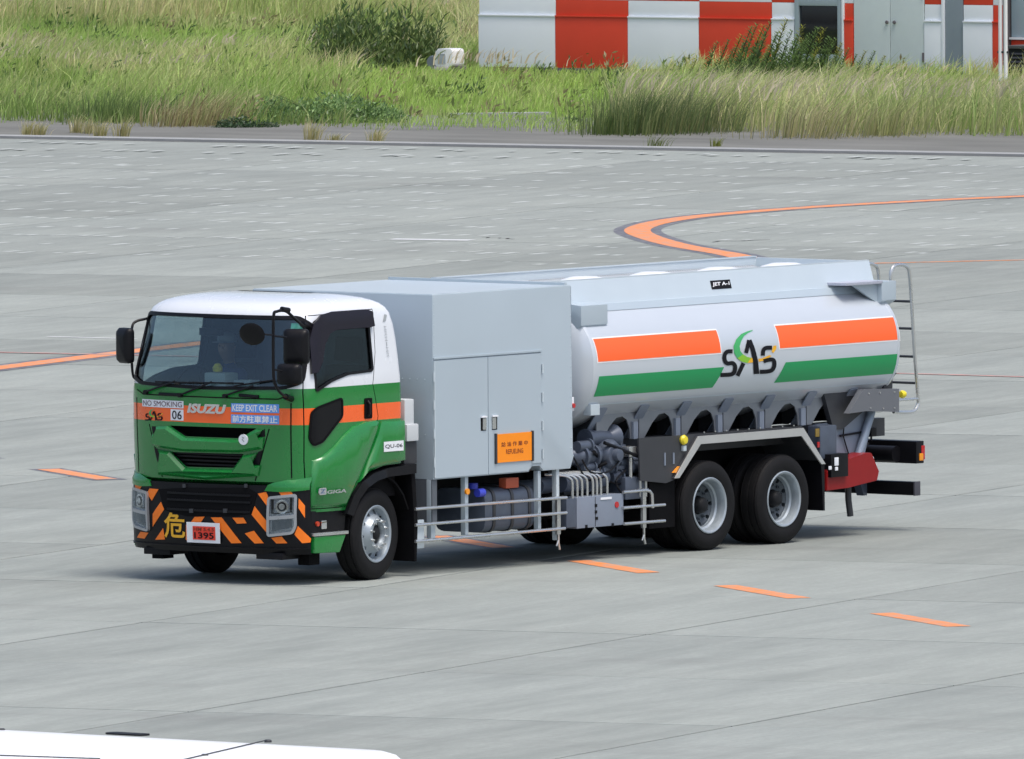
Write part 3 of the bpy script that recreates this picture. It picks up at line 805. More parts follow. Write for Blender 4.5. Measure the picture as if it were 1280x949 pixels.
dpoly = sw_top+dl+[(-1.09, S(400, 636)[1])]
qpoly = [S(474.5, 526), S(490, 526), (.44, S(503, 525)[1]), (.45, S(511, 575)[1]), S(490, 579.5), S(472, 584), S(458, 592), S(447, 604), S(459.5, 573), S(471, 541)]
for s, dd_ in ((1, door_n), (-1, door_f)):
    flare('door_flare', dpoly, dd_, s); flare('quarter_flare', qpoly, cab, s, .050)
g = G()
# black wheel-arch liner lip following the arch
ap = [S(430, 642), S(438, 620), S(449, 603), S(463, 592), S(481, 585.5), (.60, S(511, 580)[1])]
ip = [S(438, 645), S(446, 624), S(456, 610), S(468, 601), S(482, 596), (.60, S(511, 592)[1])]
bmx = bmesh.new()
for s in (-1, 1):
    g = G(); k = len(ap)
    for i in range(k-1):
        g.prism([ap[i], ap[i+1], ip[i+1], ip[i]], 1, s*1.02, s*1.235)
    bmesh.ops.remove_doubles(g.bm, verts=g.bm.verts, dist=.0005)
    g.done('wheel_arch_lip', BLACK, truck)
    # inner mudguard: quarter shell over the tyre
    g = G(); prof = []
    for q in range(9):
        an = R(20+q*17); prof.append((math.cos(an)*.60, .50+math.sin(an)*.62))
    for i in range(8):
        p, q = prof[i], prof[i+1]
        g.prism([p, q, (q[0]*.965, .5+(q[1]-.5)*.965), (p[0]*.965, .5+(p[1]-.5)*.965)], 1, s*.80, s*1.16)
    g.done('front_mudguard', MATBLK, truck)
    g = G(); g.prism([(.55, 1.12), (.62, 1.10), (.66, .55), (.64, .16), (.60, .16), (.60, .6)], 1, s*.82, s*1.20, bev=.006); g.done('mud_flap', MATBLK, truck)
    # step below the door
    g = G(); g.prism([(-1.10, .545), (-.53, .545), (-.50, .77), (-1.08, .77)], 1, s*.85, s*1.165, bev=.012); g.done('step_recess', BLACK, truck)
    st_ = G(); st_.prism([(-1.08, .335), (-.66, .325), (-.55, .51), (-1.08, .51)], 1, s*.85, s*1.205, bev=.02); sp = st_.done('step_panel', GREEN, truck)
    q = G(); q.box(-1.09, -.52, s*.86 if s > 0 else -1.212, 1.212 if s > 0 else -.86, .512, .545, bev=.006); q.done('step_tread', STEEL, sp)
    q = G(); q.box(-.98, -.80, min(s*.9, s*1.05), max(s*.9, s*1.05), .20, .325, bev=.01); q.done('step_hanger', MATBLK, sp)
ax_, az_ = S(396.5, 655, -1.17); g = G(); g.cyl((ax_, -1.165, az_), .026, -.02, 0, 1, 14); g.done('side_marker', mat('marker_red', (.5, .05, .02), .3), truck)
ax_, az_ = S(403.5, 656, -1.17); g = G(); g.box(ax_-.045, ax_+.045, -1.19, -1.16, az_-.045, az_+.045, bev=.012); g.done('side_lamp', CHROME, truck)
# rear lower cab apron, handles, quarter window, decals
hx0, hz0 = S(455, 498); hx1, hz1 = S(465, 523)
plate('handle_recess', [round_poly([(hx0, hz1), (hx1, hz1), (hx1, hz0), (hx0, hz0)], .02)], SD, MATBLK, door_n, .001, .006, 0)
g = G(); g.tube([(hx0+.05, -1.20, hz1+.03), (hx0+.05, -1.225, hz1+.06), (hx0+.05, -1.225, hz0-.06), (hx0+.05, -1.20, hz0-.03)], .014, 8); g.done('door_handle', BLACK, door_n)
qw = round_poly([S(390, 516), S(396, 510), S(427, 498), S(427.5, 520), S(403, 552), S(392, 557), S(388.5, 548)], .035)
plate('quarter_window', [qw], SD, mat('black_glass', (.004, .004, .006), .2, var=.1, spec=.25), door_n, -.002, .009, .05)
ring_plate('quarter_window_seal', qw, .022, SD, door_n, 0, .014, MATBLK, .05)
u0, v0 = S(478.5, 565, -1.23); u1, v1 = S(503, 550.5, -1.23)
FL = lambda u, v: (u, -1.243, v)
st = plate('fleet_code_sticker', [[(u0, v0), (u1, v0), (u1, v1), (u0, v1)]], FL, SIGNW, cab, .001, .003, 0)
lettering('lettering', 'QU-06', u0+.02, u1-.02, v0+.03, v1-.03, FL, INK, st, .005, 0, .008)
u0, v0 = S(407, 617.5, -1.23); u1, v1 = S(431, 611, -1.23)
lettering('door_lettering', 'GIGA', u0, u1, v0, v1, FL, CHROME, door_n, .008, .1, .03)
u0, v0 = S(397, 619, -1.23); u1, v1 = S(406, 609.5, -1.23)
bd = plate('door_badge', [round_poly([(u0, v0), (u1, v0), (u1, v1), (u0, v1)], .02)], FL, CHROME, door_n, .001, .010, 0)
lettering('badge_lettering', 'Z', u0+.02, u1-.02, v0+.015, v1-.015, FL, mat('badge_blue', (.10, .15, .25), .4), bd, .012, .1, .03)
# vertical grey katakana with a small leaf mark on the rear pillar
GREYINK = mat('ink_grey', (.33, .36, .38), .6)
for k, ch in enumerate('エスエーエス'):
    x0, z0 = S(482.5, 408+k*6.6, -1.13)
    lettering('pillar_lettering', '|' if ch == 'ー' else ch, x0-.022+(.018 if ch == 'ー' else 0), x0+.026-(.018 if ch == 'ー' else 0), z0-.042, z0, SD, GREYINK, cab, .006, 0, 0)
x0, z0 = S(482, 399, -1.12)
plate('pillar_mark', [[(x0-.03, z0-.03), (x0+.02, z0-.02), (x0+.05, z0+.04), (x0+.01, z0+.05)]], SD, GREYINK, cab, .004, .006, 0)
# smoked rain visor
vo = [S(385.5, 468, -1.13), S(387, 425, -1.11), S(391, 405, -1.10), S(398, 395.5, -1.09), S(412, 391.5, -1.09), S(455, 388.5, -1.09), S(462, 391, -1.09), S(463, 408, -1.09)]
vi = [S(391, 466, -1.13), S(396, 452, -1.11), S(400, 431, -1.10), S(407, 417, -1.09), S(415, 413, -1.09), S(450, 410, -1.09), S(456, 410, -1.09), S(457, 410, -1.09)]
plate('rain_visor', [[vo[i], vo[i+1], vi[i+1], vi[i]] for i in range(len(vo)-1)], SD, VISOR, door_n, .008, .045, .06)
# grey snorkel duct and white bits behind the cab
g = G(); g.box(.50, .66, -1.16, -.98, 1.55, 1.86, bev=.02); g.box(.50, .70, -1.19, -1.02, 1.42, 1.60, bev=.02); g.done('air_duct', mat('duct_white', (.55, .58, .6), .5), truck)
g = G(); g.box(.50, .72, -1.15, -.7, 1.18, 1.42, bev=.02); g.done('air_duct', DKGREY, truck)

# ---- mirrors --------------------------------------------------------
def P3(px, py, y): p = hit(px, py, 1, y); return Vector(p)
yb = -1.16
def mirror_box(name, cpt, hw_, hh_, dp, yaw_, parent, rad=.05):
    prof = round_poly([(-hw_, -hh_), (hw_, -hh_), (hw_, hh_), (-hw_, hh_)], rad, 4)
    g = G(); k = len(prof); vs = []
    for sc, d in ((.55, -dp), (.86, -dp*.75), (1, -dp*.3), (1, dp*.35), (.96, dp*.5)):
        vs += [(d, p[0]*sc, p[1]*sc) for p in prof]
    fs = [tuple(range(k))[::-1], tuple(range(4*k, 5*k))]
    for r_ in range(4): fs += [(r_*k+i, r_*k+(i+1) % k, (r_+1)*k+(i+1) % k, (r_+1)*k+i) for i in range(k)]
    g.raw(vs, fs); o = g.done(name, BLACK, parent, 50); o.location = cpt; o.rotation_euler = (0, 0, yaw_)
    q = G(); pr_ = [(p[0]*.9, p[1]*.9) for p in prof]; q.prism(pr_, 0, dp*.5, dp*.5+.004); m_ = q.done('mirror_glass', CHROME, o)
    return o
g = G(); g.tube(smooth_path([P3(379, 408, -1.10), P3(368, 398, -1.14), P3(357, 389, yb), P3(346, 389.5, yb), P3(342, 395, yb), P3(341.5, 430, yb), P3(342, 470, yb), P3(346, 485, yb), P3(354, 494, -1.14), P3(362, 497, -1.08)], 4), .016, 8)
arm = g.done('mirror_arm', BLACK, truck)
for a_, b_, r_ in ((P3(378, 405, -1.08), P3(386, 410, -1.06), .035), (P3(352, 386.5, yb), P3(361, 388, yb), .028), (P3(357, 496, -1.10), P3(365, 499, -1.02), .034)):
    g = G(); g.tube([a_, b_], r_, 8); g.done('arm_mount', BLACK, arm)
mirror_box('mirror', P3(370.5, 433.5, yb), .135, .185, .07, R(22), truck)
mirror_box('mirror', P3(362, 468, yb), .135, .11, .07, R(15), truck)
for pts_ in ([P3(342, 420, yb), P3(352, 421, yb), P3(358, 422, yb)], [P3(342, 462, yb), P3(352, 464, yb)], [P3(343, 419, yb), P3(330, 418, yb), P3(318, 419, yb-.02)]):
    g = G(); g.tube(pts_, .012, 6); g.done('mirror_stay', BLACK, arm)
g = G(); g.lathe([(0, -.020), (.07, -.018), (.12, -.010), (.135, .004), (.125, .012), (0, .014)], (0, 0, 0), 0, 24); o = g.done('front_mirror', BLACK, truck, 60)
o.location = P3(315, 418, yb); o.rotation_euler = (0, R(-28), R(25)); 
yf = 1.22
g = G(); g.tube(smooth_path([P3(190, 397, 1.08), P3(181, 399, 1.16), P3(170, 402, yf), P3(165, 410, yf), P3(164.5, 440, yf), P3(166, 468, yf), P3(171, 475, 1.18), P3(177, 481, 1.1)], 4), .014, 8); farm = g.done('mirror_arm', BLACK, truck)
g = G(); g.tube([P3(184, 396, 1.12), P3(190, 401, 1.08)], .035, 8); g.done('arm_mount', BLACK, farm)
mirror_box('mirror', P3(157, 432, yf+.03), .125, .185, .07, R(-20), truck)

# ---- cab interior -----------------------------------------------------
g = G(); g.prism([(-1.10, 1.55), (-1.12, 1.98), (-1.04, 2.03), (-.85, 2.0), (-.72, 1.80), (-.75, 1.4)], 1, -.98, .98, bev=.03); dash = g.done('dashboard', INTER, cab)
g = G(); g.box(-1.1, .40, -1.1, 1.1, .86, 1.22); g.done('cab_floor', MATBLK, cab)
def seat(y, dx=0):
    g = G(); g.box(-.45, .10, y-.26, y+.26, 1.22, 1.62, bev=.05); g.prism([(.02, 1.55), (.20, 1.55), (.30, 2.22), (.16, 2.22)], 1, y-.25, y+.25, bev=.05)
    s_ = g.done('seat', SEATM, cab, loc=(dx, 0, 0)); q = G(); q.prism([(.17, 2.26), (.30, 2.26), (.32, 2.50), (.21, 2.52)], 1, y-.15, y+.15, bev=.04); q.done('headrest', SEATM, s_)
seat(-.62); seat(.70, -.12)
g = G(); g.box(-.30, .2, -.25, .25, 1.22, 1.70, bev=.05); g.done('centre_seat', SEATM, cab)
g = G()
for k in range(24):
    a = k/24*2*math.pi; b = (k+1)/24*2*math.pi
    c = Vector((-.74, .70, 2.02)); e1 = Vector((0, 1, 0)); e2 = Vector((.45, 0, .89))
    g.tube([c+e1*.21*math.cos(a)+e2*.21*math.sin(a), c+e1*.21*math.cos(b)+e2*.21*math.sin(b)], .016, 6)
g.tube([(-.74, .70, 2.02), (-.92, .70, 1.90)], .05, 8); g.tube([(-.74, .50, 2.02), (-.74, .90, 2.02)], .018, 6); g.done('steering_wheel', BLACK, cab)
g = G(); g.box(-1.02, -.80, .02, .30, 2.03, 2.17, bev=.02); g.done('dash_box', mat('box_pale', (.45, .52, .50), .6), cab)
g = G(); g.lathe([(0, .0), (.05, .01), (.055, .05), (.03, .09), (0, .10)], (-.92, .20, 2.17), 2, 12); g.done('dash_ornament', YELLOW, cab)
g = G(); g.box(-.98, -.82, -.28, -.06, 2.03, 2.10, bev=.01); g.done('dash_papers', mat('paper', (.42, .5, .5), .7), cab)
plate('windscreen_sticker', [[(.92, 2.72), (1.04, 2.72), (1.05, 2.60), (.92, 2.60)]], lambda u, v: (xfront(-u, v)+.022, -u, v), mat('sticker_teal', (.10, .42, .33), .6), cab, 0, .002, .06)
g = G(); g.box(-1.08, -1.0, .05, .32, 2.56, 2.64, bev=.015); g.done('rear_view_mirror', BLACK, cab)
g = G(); g.box(.30, .39, -1.0, 1.0, 1.2, 2.80); g.done('rear_trim', INTER, cab)

# ---- compartment behind the cab ----------------------------------------
XB0, XB1, YB, ZB0, ZB1 = .92, 3.30, 1.206, 1.0, 2.935
cham = [(XB0, ZB0), (2.55, ZB0), (2.60, ZB0+.07), (2.74, ZB0+.07), (2.79, ZB0), (XB1-.03, ZB0), (XB1+.035, ZB0+.14), (XB1, ZB0+.16), (XB1, ZB1), (XB0, ZB1)]
g = G(); g.prism(cham, 1, -YB, YB, bev=.012); pbox = g.done('pump_compartment', BOXGREY, truck, 30)
BX = lambda u, v: (u, -YB, v)
dx0, dx1, dz1 = .945, 2.752, 2.245; dm = 1.845
for a_, b_ in ((dx0, dm-.005), (dm+.005, dx1)):
    poly = [(a_, ZB0+.015), (b_, ZB0+.015), (b_, dz1), (a_, dz1)]
    if b_ > 2.5: poly = [(a_, ZB0+.015), (2.53, ZB0+.015), (2.59, ZB0+.09), (2.745, ZB0+.09), (b_, ZB0+.08), (b_, dz1), (a_, dz1)]
    d_ = plate('compartment_door', [poly], BX, BOXGREY, pbox, .001, .012, 0)
    hx = dm-.085 if b_ < 2 else dm+.105
    plate('handle_cup', [[(hx-.045, 1.475), (hx+.045, 1.475), (hx+.045, 1.615), (hx-.045, 1.615)]], BX, MATBLK, d_, .013, .014, 0)
    plate('door_handle', [[(hx-.018, 1.485), (hx+.042, 1.485), (hx+.042, 1.605), (hx-.018, 1.605)]] if b_ < 2 else [[(hx-.042, 1.485), (hx+.018, 1.485), (hx+.018, 1.605), (hx-.042, 1.605)]], BX, STEEL, d_, .014, .022, 0)
    plate('handle_cap', [[(hx-.048, 1.612), (hx+.048, 1.612), (hx+.048, 1.628), (hx-.048, 1.628)]], BX, SIGNW, d_, .013, .030, 0)
plate('door_frame_gap', [[(dx0-.012, dz1+.002), (dx1+.012, dz1+.002), (dx1+.012, dz1+.010), (dx0-.012, dz1+.010)], [(dx1+.002, ZB0+.02), (dx1+.010, ZB0+.02), (dx1+.010, dz1+.002), (dx1+.002, dz1+.002)], [(dm-.0045, ZB0+.02), (dm+.0045, ZB0+.02), (dm+.0045, dz1), (dm-.0045, dz1)]], BX, mat('gap_grey', (.28, .32, .37), .7), pbox, .0006, .0012, 0)
plate('drip_rail', [stroke([(dx0-.02, dz1+.025), (dx1+.02, dz1+.025)], .018)], BX, BOXGREY, pbox, .0, .014, 0)
plate('edge_trim', [stroke([(dx0-.012, ZB0+.02), (dx0-.012, dz1)], .016)], BX, SILVER, pbox, 0, .018, 0)
u0, v0 = S(620.5, 577.5, -1.22); u1, v1 = S(663.5, 541.5, -1.22)
v0 = 1.125; v1 = 1.425
sg = plate('refuelling_sign', [[(u0, v0), (u1, v0), (u1, v1), (u0, v1)]], BX, SIGNO, pbox, .016, .026, 0)
for xa in (u0-.018, u1+.018): plate('sign_rail', [stroke([(xa, v0-.01), (xa, v1+.01)], .024)], BX, DKGREY, sg, .012, .034, 0)
lettering('lettering', '給 油 作 業 中', u0+.07, u1-.07, v0+.165, v0+.215, BX, INKR, sg, .028, 0, .015)
lettering('lettering', 'REFUELING', u0+.15, u1-.15, v0+.085, v0+.135, BX, INKR, sg, .028, 0, .012)
# roof sheet with a raised rear lip, rivets on the front face
g = G(); g.box(XB0+.01, XB1-.01, -YB+.01, YB-.01, ZB1-.002, ZB1+.006); g.done('roof_sheet', SILVER, pbox)
g = G(); g.box(XB1-.09, XB1-.05, -YB+.02, YB-.02, ZB1+.006, ZB1+.035, bev=.004); g.done('roof_lip', BOXGREY, pbox)
for a_ in (dx0-.02, dx1+.03):
    for k in range(4):
        zc_ = 1.18+k*.30; g = G(); g.tube([(a_, -YB-.012, zc_-.05), (a_, -YB-.012, zc_+.05)], .011, 8); g.done('door_hinge', SILVER, pbox)
for k in range(16):
    for xx in (XB0+.018, XB1-.02):
        g = G(); g.cyl((xx, -YB, 1.22+k*.108), .006, -.004, .002, 1, 6); g.done('rivet', SILVER, pbox)
rv = [(-1.0+.1*i*1.0, 2.05) for i in range(8)]+[(-1.0+.1*i, 1.47) for i in range(6)]
for y_, z_ in rv:
    g = G(); g.cyl((XB0, y_-.1, z_), .007, -.006, .002, 0, 6); g.done('rivet', SILVER, pbox)
# frame posts under the compartment
for px, yy, w_ in ((541, -1.17, .075), (583, -1.17, .055), (674, -1.17, .05), (697, -1.17, .05)):
    x_ = S(px, 630, yy)[0]; g = G(); g.box(x_-w_/2, x_+w_/2, -1.175, -1.115, .385 if px != 697 else .25, ZB0, bev=.006); g.done('frame_post', BOXGREY if px != 697 else SILVER, truck)
g = G(); g.box(XB0, 1.0, -1.19, 1.19, .55, ZB0-.002); g.done('front_bulkhead', mat('bulkhead_grey', (.10, .115, .135), .5), truck)
# side guard rails
def rail(pts, r=.017, name='guard_rail'):
    g = G(); g.tube([P3(a, b, -1.21) for a, b in pts], r, 8); return g.done(name, STEEL, truck)
rail([(519, 636.5), (708, 622)]); rail([(519, 656.5), (708, 641)]); rail([(519, 677), (706, 660.5)])
rail([(779, 615.5), (806, 613), (812, 614), (815, 618), (816, 635)]); rail([(779, 635), (831, 631)]); rail([(780, 655), (831, 651)])
for px, a, b in ((805, 612, 660), (698, 622, 668)):
    x_, z1 = S(px, a, -1.19); x_, z0 = S(px, b, -1.19); g = G(); g.box(x_-.03, x_+.03, -1.20, -1.17, z0, z1+.01, bev=.004); g.done('rail_post', STEEL, truck)
for px, a in ((698, 667), (805, 660)):
    g = G(); p = P3(px, a, -1.19); g.tube([p, p+Vector((0, 0, -.10)), p+Vector((.02, 0, -.17))], .014, 6); g.tube([p+Vector((0, 0, -.06)), p+Vector((-.035, 0, -.13))], .010, 6); g.done('drain_cock', STEEL, truck)
g = G(); a = P3(521, 650, -1.16); g.box(a.x-.02, a.x+.10, -1.18, -1.13, a.z-.30, a.z, bev=.01); g.done('chock_holder', SILVER, truck)

# ---- fuel tank, underfloor gear -----------------------------------------
tx0, tz1 = S(606, 612, -1.12); tx1, tz0 = S(668, 661, -1.12)
g = G(); g.prism(round_poly([(-1.12, tz0), (-.45, tz0), (-.45, tz1), (-1.12, tz1)], .12, 5), 0, tx0, tx1, bev=.02); ft = g.done('fuel_tank', PIPE, truck)
for t in (.18, .55, .9):
    x_ = tx0+(tx1-tx0)*t; g = G(); g.prism(round_poly([(-1.130, tz0-.01), (-.44, tz0-.01), (-.44, tz1+.01), (-1.130, tz1+.01)], .125, 5), 0, x_-.022, x_+.022); g.done('tank_strap', DKGREY, ft)
g = G(); g.cyl((tx0+.02, -.95, tz1), .05, 0, .06, 2, 14); g.done('filler_cap', BLUEL, ft)
p = P3(600, 616, -1.13); g = G(); g.cyl(tuple(p), .045, -.05, .05, 0, 14); g.done('urea_cap', BLUEL, ft)
p = P3(636, 603, -1.05); g = G(); g.box(p.x-.11, p.x+.11, -1.10, -1.0, p.z-.06, p.z+.05, bev=.015); g.done('orange_box', mat('faded_orange', (.45, .09, .04), .5), truck)
for px, py in ((584, 614.5),): 
    p = P3(px, py, -1.185); g = G(); g.cyl(tuple(p), .032, -.012, .012, 1, 14); g.done('side_reflector', AMBER, truck)
g = G(); p = P3(674, 610, -.95); g.tube([p+Vector((-.05, 0, .02)), p+Vector((.20, .05, .02)), p+Vector((.45, .1, .05))], .09, 14); g.tube([p+Vector((-.2, .3, .0)), p+Vector((.0, .05, .02))], .07, 12); g.done('filter_pipe', PIPE, truck)

# chassis rails, sub frame, axles
g = G()
for s in (-1, 1): g.box(-.95, 9.45, s*.43-.045, s*.43+.045, .74, 1.02)
for x_ in (-.8, .8, 2.2, 3.6, 4.8, 6.4, 8.1, 9.3): g.box(x_-.05, x_+.05, -.42, .42, .78, .98)
chs = g.done('chassis_frame', CHASSIS, truck)
g = G()
for s in (-1, 1): g.box(3.4, 9.35, s*.78-.05, s*.78+.05, 1.10, 1.235)
g.box(3.4, 9.35, -.83, .83, 1.04, 1.10); g.done('tank_subframe', DKGREY, truck)
g = G(); g.box(-1.1, .55, -.55, .55, .52, 1.1, bev=.04); g.box(.5, 2.4, -.28, .28, .50, .95, bev=.04); g.done('engine_block', MATBLK, truck)
g = G(); g.tube([(2.4, 0, .62), (5.4, 0, .50)], .06, 10); g.done('drive_shaft', CHASSIS, truck)
XR1, XR2 = 5.735, 7.057
for x_ in (0, XR1, XR2):
    g = G(); g.tube([(x_, -.95, .48), (x_, .95, .48)], .08, 10)
    if x_: g.lathe([(0, -.2), (.14, -.16), (.22, 0), (.14, .16), (0, .2)], (x_, 0, .48), 1, 16)
    g.done('axle', CHASSIS, truck)
g = G(); g.box(1.2, 2.6, .5, 1.12, .40, .85, bev=.04); g.done('battery_box', CHASSIS, truck)
g = G(); g.box(3.4, 5.0, .45, 1.15, .45, .95, bev=.03); g.box(3.35, 4.9, -.40, .40, .55, 1.0, bev=.03); g.done('equipment_bay', MATBLK, truck)
g = G(); g.box(4.75, 5.2, -1.12, -.5, .28, 1.05); g.done('splash_guard', MATBLK, truck)

# ---- wheels --------------------------------------------------------------
RW = .480
def tyre_profile(wd):
    h = wd/2; p = [(.288, -h+.035), (.300, -h+.012), (.335, -h), (.385, -h-.006), (.43, -h+.002), (.462, -h+.022), (.476, -h+.05)]
    for a in (-.30, 0, .30):
        c = a*wd
        p += [(RW, c-.012), (RW-.012, c-.009), (RW-.012, c+.009), (RW, c+.012)]
    q = [(r, -y) for r, y in p[:7]][::-1]
    return p+q
def make_tyre(wd):
    g = G(); g.lathe(tyre_profile(wd), n=56)
    return g
def holes(o, rad, r, n, y0, y1):
    g = G()
    for k in range(n):
        a = (k+.5)/n*2*math.pi; g.cyl((rad*math.cos(a), 0, rad*math.sin(a)), r, y0, y1, 1, 12)
    c = g.done('c', RIMS); boolean(o, c, 'DIFFERENCE'); drop(c); finish(o.data, 35)
# front wheel: convex disc
TW = .27
g = G(); h = TW/2
g.lathe([(.262, -h+.05), (.285, -h+.030), (.299, -h+.018), (.301, -h+.006), (.292, -h+.002), (.272, -h+.012), (.258, -h+.05), (.250, -h+.075), (.215, -h+.055), (.185, -h+.02), (.165, -h-.015), (.125, -h-.020), (.118, -h+.01), (.105, -h+.03), (.105, -h+.10), (.24, -h+.11), (.262, -h+.05)], n=48)
fwheel = g.done('wheel', RIMS, truck); holes(fwheel, .228, .028, 10, -h+.02, -h+.2)
g = make_tyre(TW); g.done('tyre', RUBBER, fwheel, 30)
g = G(); g.lathe([(0, -h-.012), (.045, -h-.010), (.060, -h+.0), (.085, -h+.015), (.104, -h+.03), (.104, -h+.1), (0, -h+.1)], n=24); g.done('hub', CHASSIS, fwheel)
def nuts(rad, y0, n, mm, parent):
    g = G(); g.lathe([(0, y0-.036), (.009, y0-.034), (.011, y0-.012), (.017, y0-.010), (.017, y0+.01), (0, y0+.01)], (0, 0, 0), 1, 6); o = g.done('wheel_nut', mm, parent)
    for k in range(n):
        a = k/n*2*math.pi; q = o if k == 0 else o.copy()
        if k: COL.objects.link(q); q.parent = parent
        q.location = (rad*math.cos(a), 0, rad*math.sin(a))
nuts(.146, -h-.018, 10, STEEL, fwheel)
fwheel.location = (0, -1.165+h, RW); fwheel.rotation_euler = (0, R(13), R(7.5))
f2 = copy_tree(fwheel, truck, (0, 1.165-h, RW)); f2.rotation_euler = (0, 0, R(180+7.5))
# rear dual wheel: outer tyre with a deep concave disc, inner tyre behind
g = G()
g.lathe([(.262, -h+.05), (.285, -h+.030), (.299, -h+.018), (.302, -h+.004), (.292, -h-.002), (.274, -h+.008), (.264, -h+.04), (.256, -h+.10), (.238, -h+.115), (.232, -h+.15), (.225, -h+.16), (.225, -h+.20), (.262, -h+.20), (.262, -h+.05)], n=48)
rwheel = g.done('wheel', RIMS, truck)
g = G(); g.lathe([(.226, -h+.150), (.205, -h+.145), (.175, -h+.165), (.150, -h+.17), (.10, -h+.165), (.10, -h+.2), (.226, -h+.2), (.226, -h+.150)], n=40); dsc = g.done('wheel_disc', RIMD, rwheel); holes(dsc, .200, .024, 8, -h+.1, -h+.3)
g = G(); g.lathe([(0, -h+.065), (.05, -h+.067), (.07, -h+.08), (.085, -h+.10), (.092, -h+.17), (0, -h+.17)], n=20); g.done('hub', CHASSIS, rwheel)
nuts(.150, -h+.165, 10, RIMD, rwheel)
g = make_tyre(TW); g.done('tyre', RUBBER, rwheel, 30)
g = make_tyre(TW); it = g.done('inner_tyre', RUBBER, rwheel, 30); it.location = (0, TW+.035, 0)
g = G(); g.cyl((0, 0, 0), .26, h*.6, TW+.1, 1, 24); g.done('brake_drum', CHASSIS, rwheel)
first = True
for k, x_ in enumerate((XR1, XR2)):
    for s in (-1, 1):
        o = rwheel if first else copy_tree(rwheel, truck); first = False
        o.location = (x_, s*(1.188-h), RW); o.rotation_euler = (0, R(20+70*k), 0 if s < 0 else R(180))

# ---- rear fenders -----------------------------------------------------------
fp = [S(843.5, 598, -1.206), S(873, 545.5, -1.206), S(1004, 535, -1.206), S(1031.5, 580, -1.206)]
fi = [(p[0]+d, p[1]-e) for p, d, e in zip(fp, (.035, .012, -.012, -.035), (.02, .045, .045, .02))]
for s in (-1, 1):
    g = G()
    for i in range(3):
        a_, b_ = fp[i], fp[i+1]; n_ = Vector((b_[1]-a_[1], -(b_[0]-a_[0]))).normalized()*.02
        g.prism([a_, b_, (b_[0]+n_.x, b_[1]+n_.y), (a_[0]+n_.x, a_[1]+n_.y)], 1, s*.50, s*1.195)
    fd = g.done('rear_fender', DKGREY, truck)
    g = G(); fi2 = [(p[0]+d, p[1]-e) for p, d, e in zip(fp, (.075, .035, -.035, -.07), (.0, .085, .085, .0))]
    for i in range(3): g.prism([fp[i], fp[i+1], fi2[i+1], fi2[i]], 1, s*1.196, s*1.212)
    g.done('fender_edge', mat('fender_edge_steel', (.50, .51, .50), .4, metal=.4, var=.06), fd)
    g = G(); g.prism([(7.70, .86), (7.76, .84), (7.765, .32), (7.735, .32)], 1, s*.60, s*1.20); g.done('mud_flap', BLACK, truck)
    g = G()
    for x0_, x1_ in ((5.30, 7.62),): g.box(x0_, x1_, min(s*.46, s*.5), max(s*.46, s*.5), .70, 1.16)
    g.done('fender_inner', MATBLK, fd)
# plate above the fender with rivets: side of the sub frame
g = G(); g.prism([S(798, 548, -1.16), S(1002, 533, -1.16), S(1006, 541, -1.16), S(872, 553, -1.16), S(842, 600, -1.16), S(832, 604, -1.16), S(800, 601, -1.16)], 1, -1.165, -1.145); g.done('side_skirt', DKGREY, truck)
for k in range(9):
    p = P3(880+k*14, 540.5-k*1.05, -1.166); g = G(); g.cyl((p.x, -1.166, p.z), .009, -.006, .003, 1, 6); g.done('rivet', STEEL, truck)
p = P3(855, 550, -1.19); g = G(); g.lathe([(0, -.03), (.04, -.025), (.055, 0), (.045, .03), (0, .04)], tuple(p), 1, 16); g.done('yellow_lamp', YELLOW, truck)
g = G(); g.box(p.x-.02, p.x+.035, -1.20, -1.165, p.z-.12, p.z-.06, bev=.01); g.done('lamp_bracket', SILVER, truck)
g = G(); g.prism([S(840, 591, -1.17), S(847, 583, -1.17), S(854, 583, -1.17), S(848, 591, -1.17)], 1, -1.185, -1.165); g.done('amber_marker', AMBER, truck)
for px, a, b in ((831, 566, 582), (842, 566, 580)):
    g = G(); g.box(S(px, a, -1.17)[0]-.01, S(px, a, -1.17)[0]+.01, -1.175, -1.165, S(px, b, -1.17)[1], S(px, a, -1.17)[1]); g.done('skirt_seam', CABINET, truck)

# ---- tank -------------------------------------------------------------------
TA, TB, TZ, TE = 1.19, .755, 2.045, 2.35
X0T, X1T = 3.70, 9.15
def ty(z): 
    q = min(1, abs(z-TZ)/TB); return TA*(max(0, 1-q**TE))**(1/TE)
def TS(u, v): return (u, -ty(v), v)
def T(px, py):
    y = -1.1
    for _ in range(40):
        p = hit(px, py, 1, y); y = .5*y-.5*ty(float(p[2]))
    return (float(p[0]), float(p[2]))
bm = bmesh.new(); NT = 72; rings = []
def tring(x, sc):
    r_ = []
    for k in range(NT):
        a = 2*math.pi*k/NT; c, s_ = math.cos(a), math.sin(a)
        r_.append(bm.verts.new((x, sc*TA*math.copysign(abs(c)**(2/TE), c), TZ+sc*TB*math.copysign(abs(s_)**(2/TE), s_))))
    return r_
secs = [(X0T-.215, .25), (X0T-.195, .5), (X0T-.155, .72), (X0T-.10, .86), (X0T-.045, .95), (X0T-.012, .985), (X0T, 1.0), (X0T+.02, 1.006), (X0T+.045, 1.006), (X0T+.05, 1.0)]
secs += [(X0T+.05+(X1T-X0T-.1)*k/8, 1.0) for k in range(1, 9)]
secs += [(X1T-.045, 1.006), (X1T-.02, 1.006), (X1T, 1.0), (X1T+.012, .985), (X1T+.045, .95), (X1T+.10, .86), (X1T+.155, .72), (X1T+.195, .5), (X1T+.215, .25)]
rings = [tring(*q) for q in secs]
for a_, b_ in zip(rings, rings[1:]):
    for j in range(NT): bm.faces.new((a_[j], a_[(j+1) % NT], b_[(j+1) % NT], b_[j]))
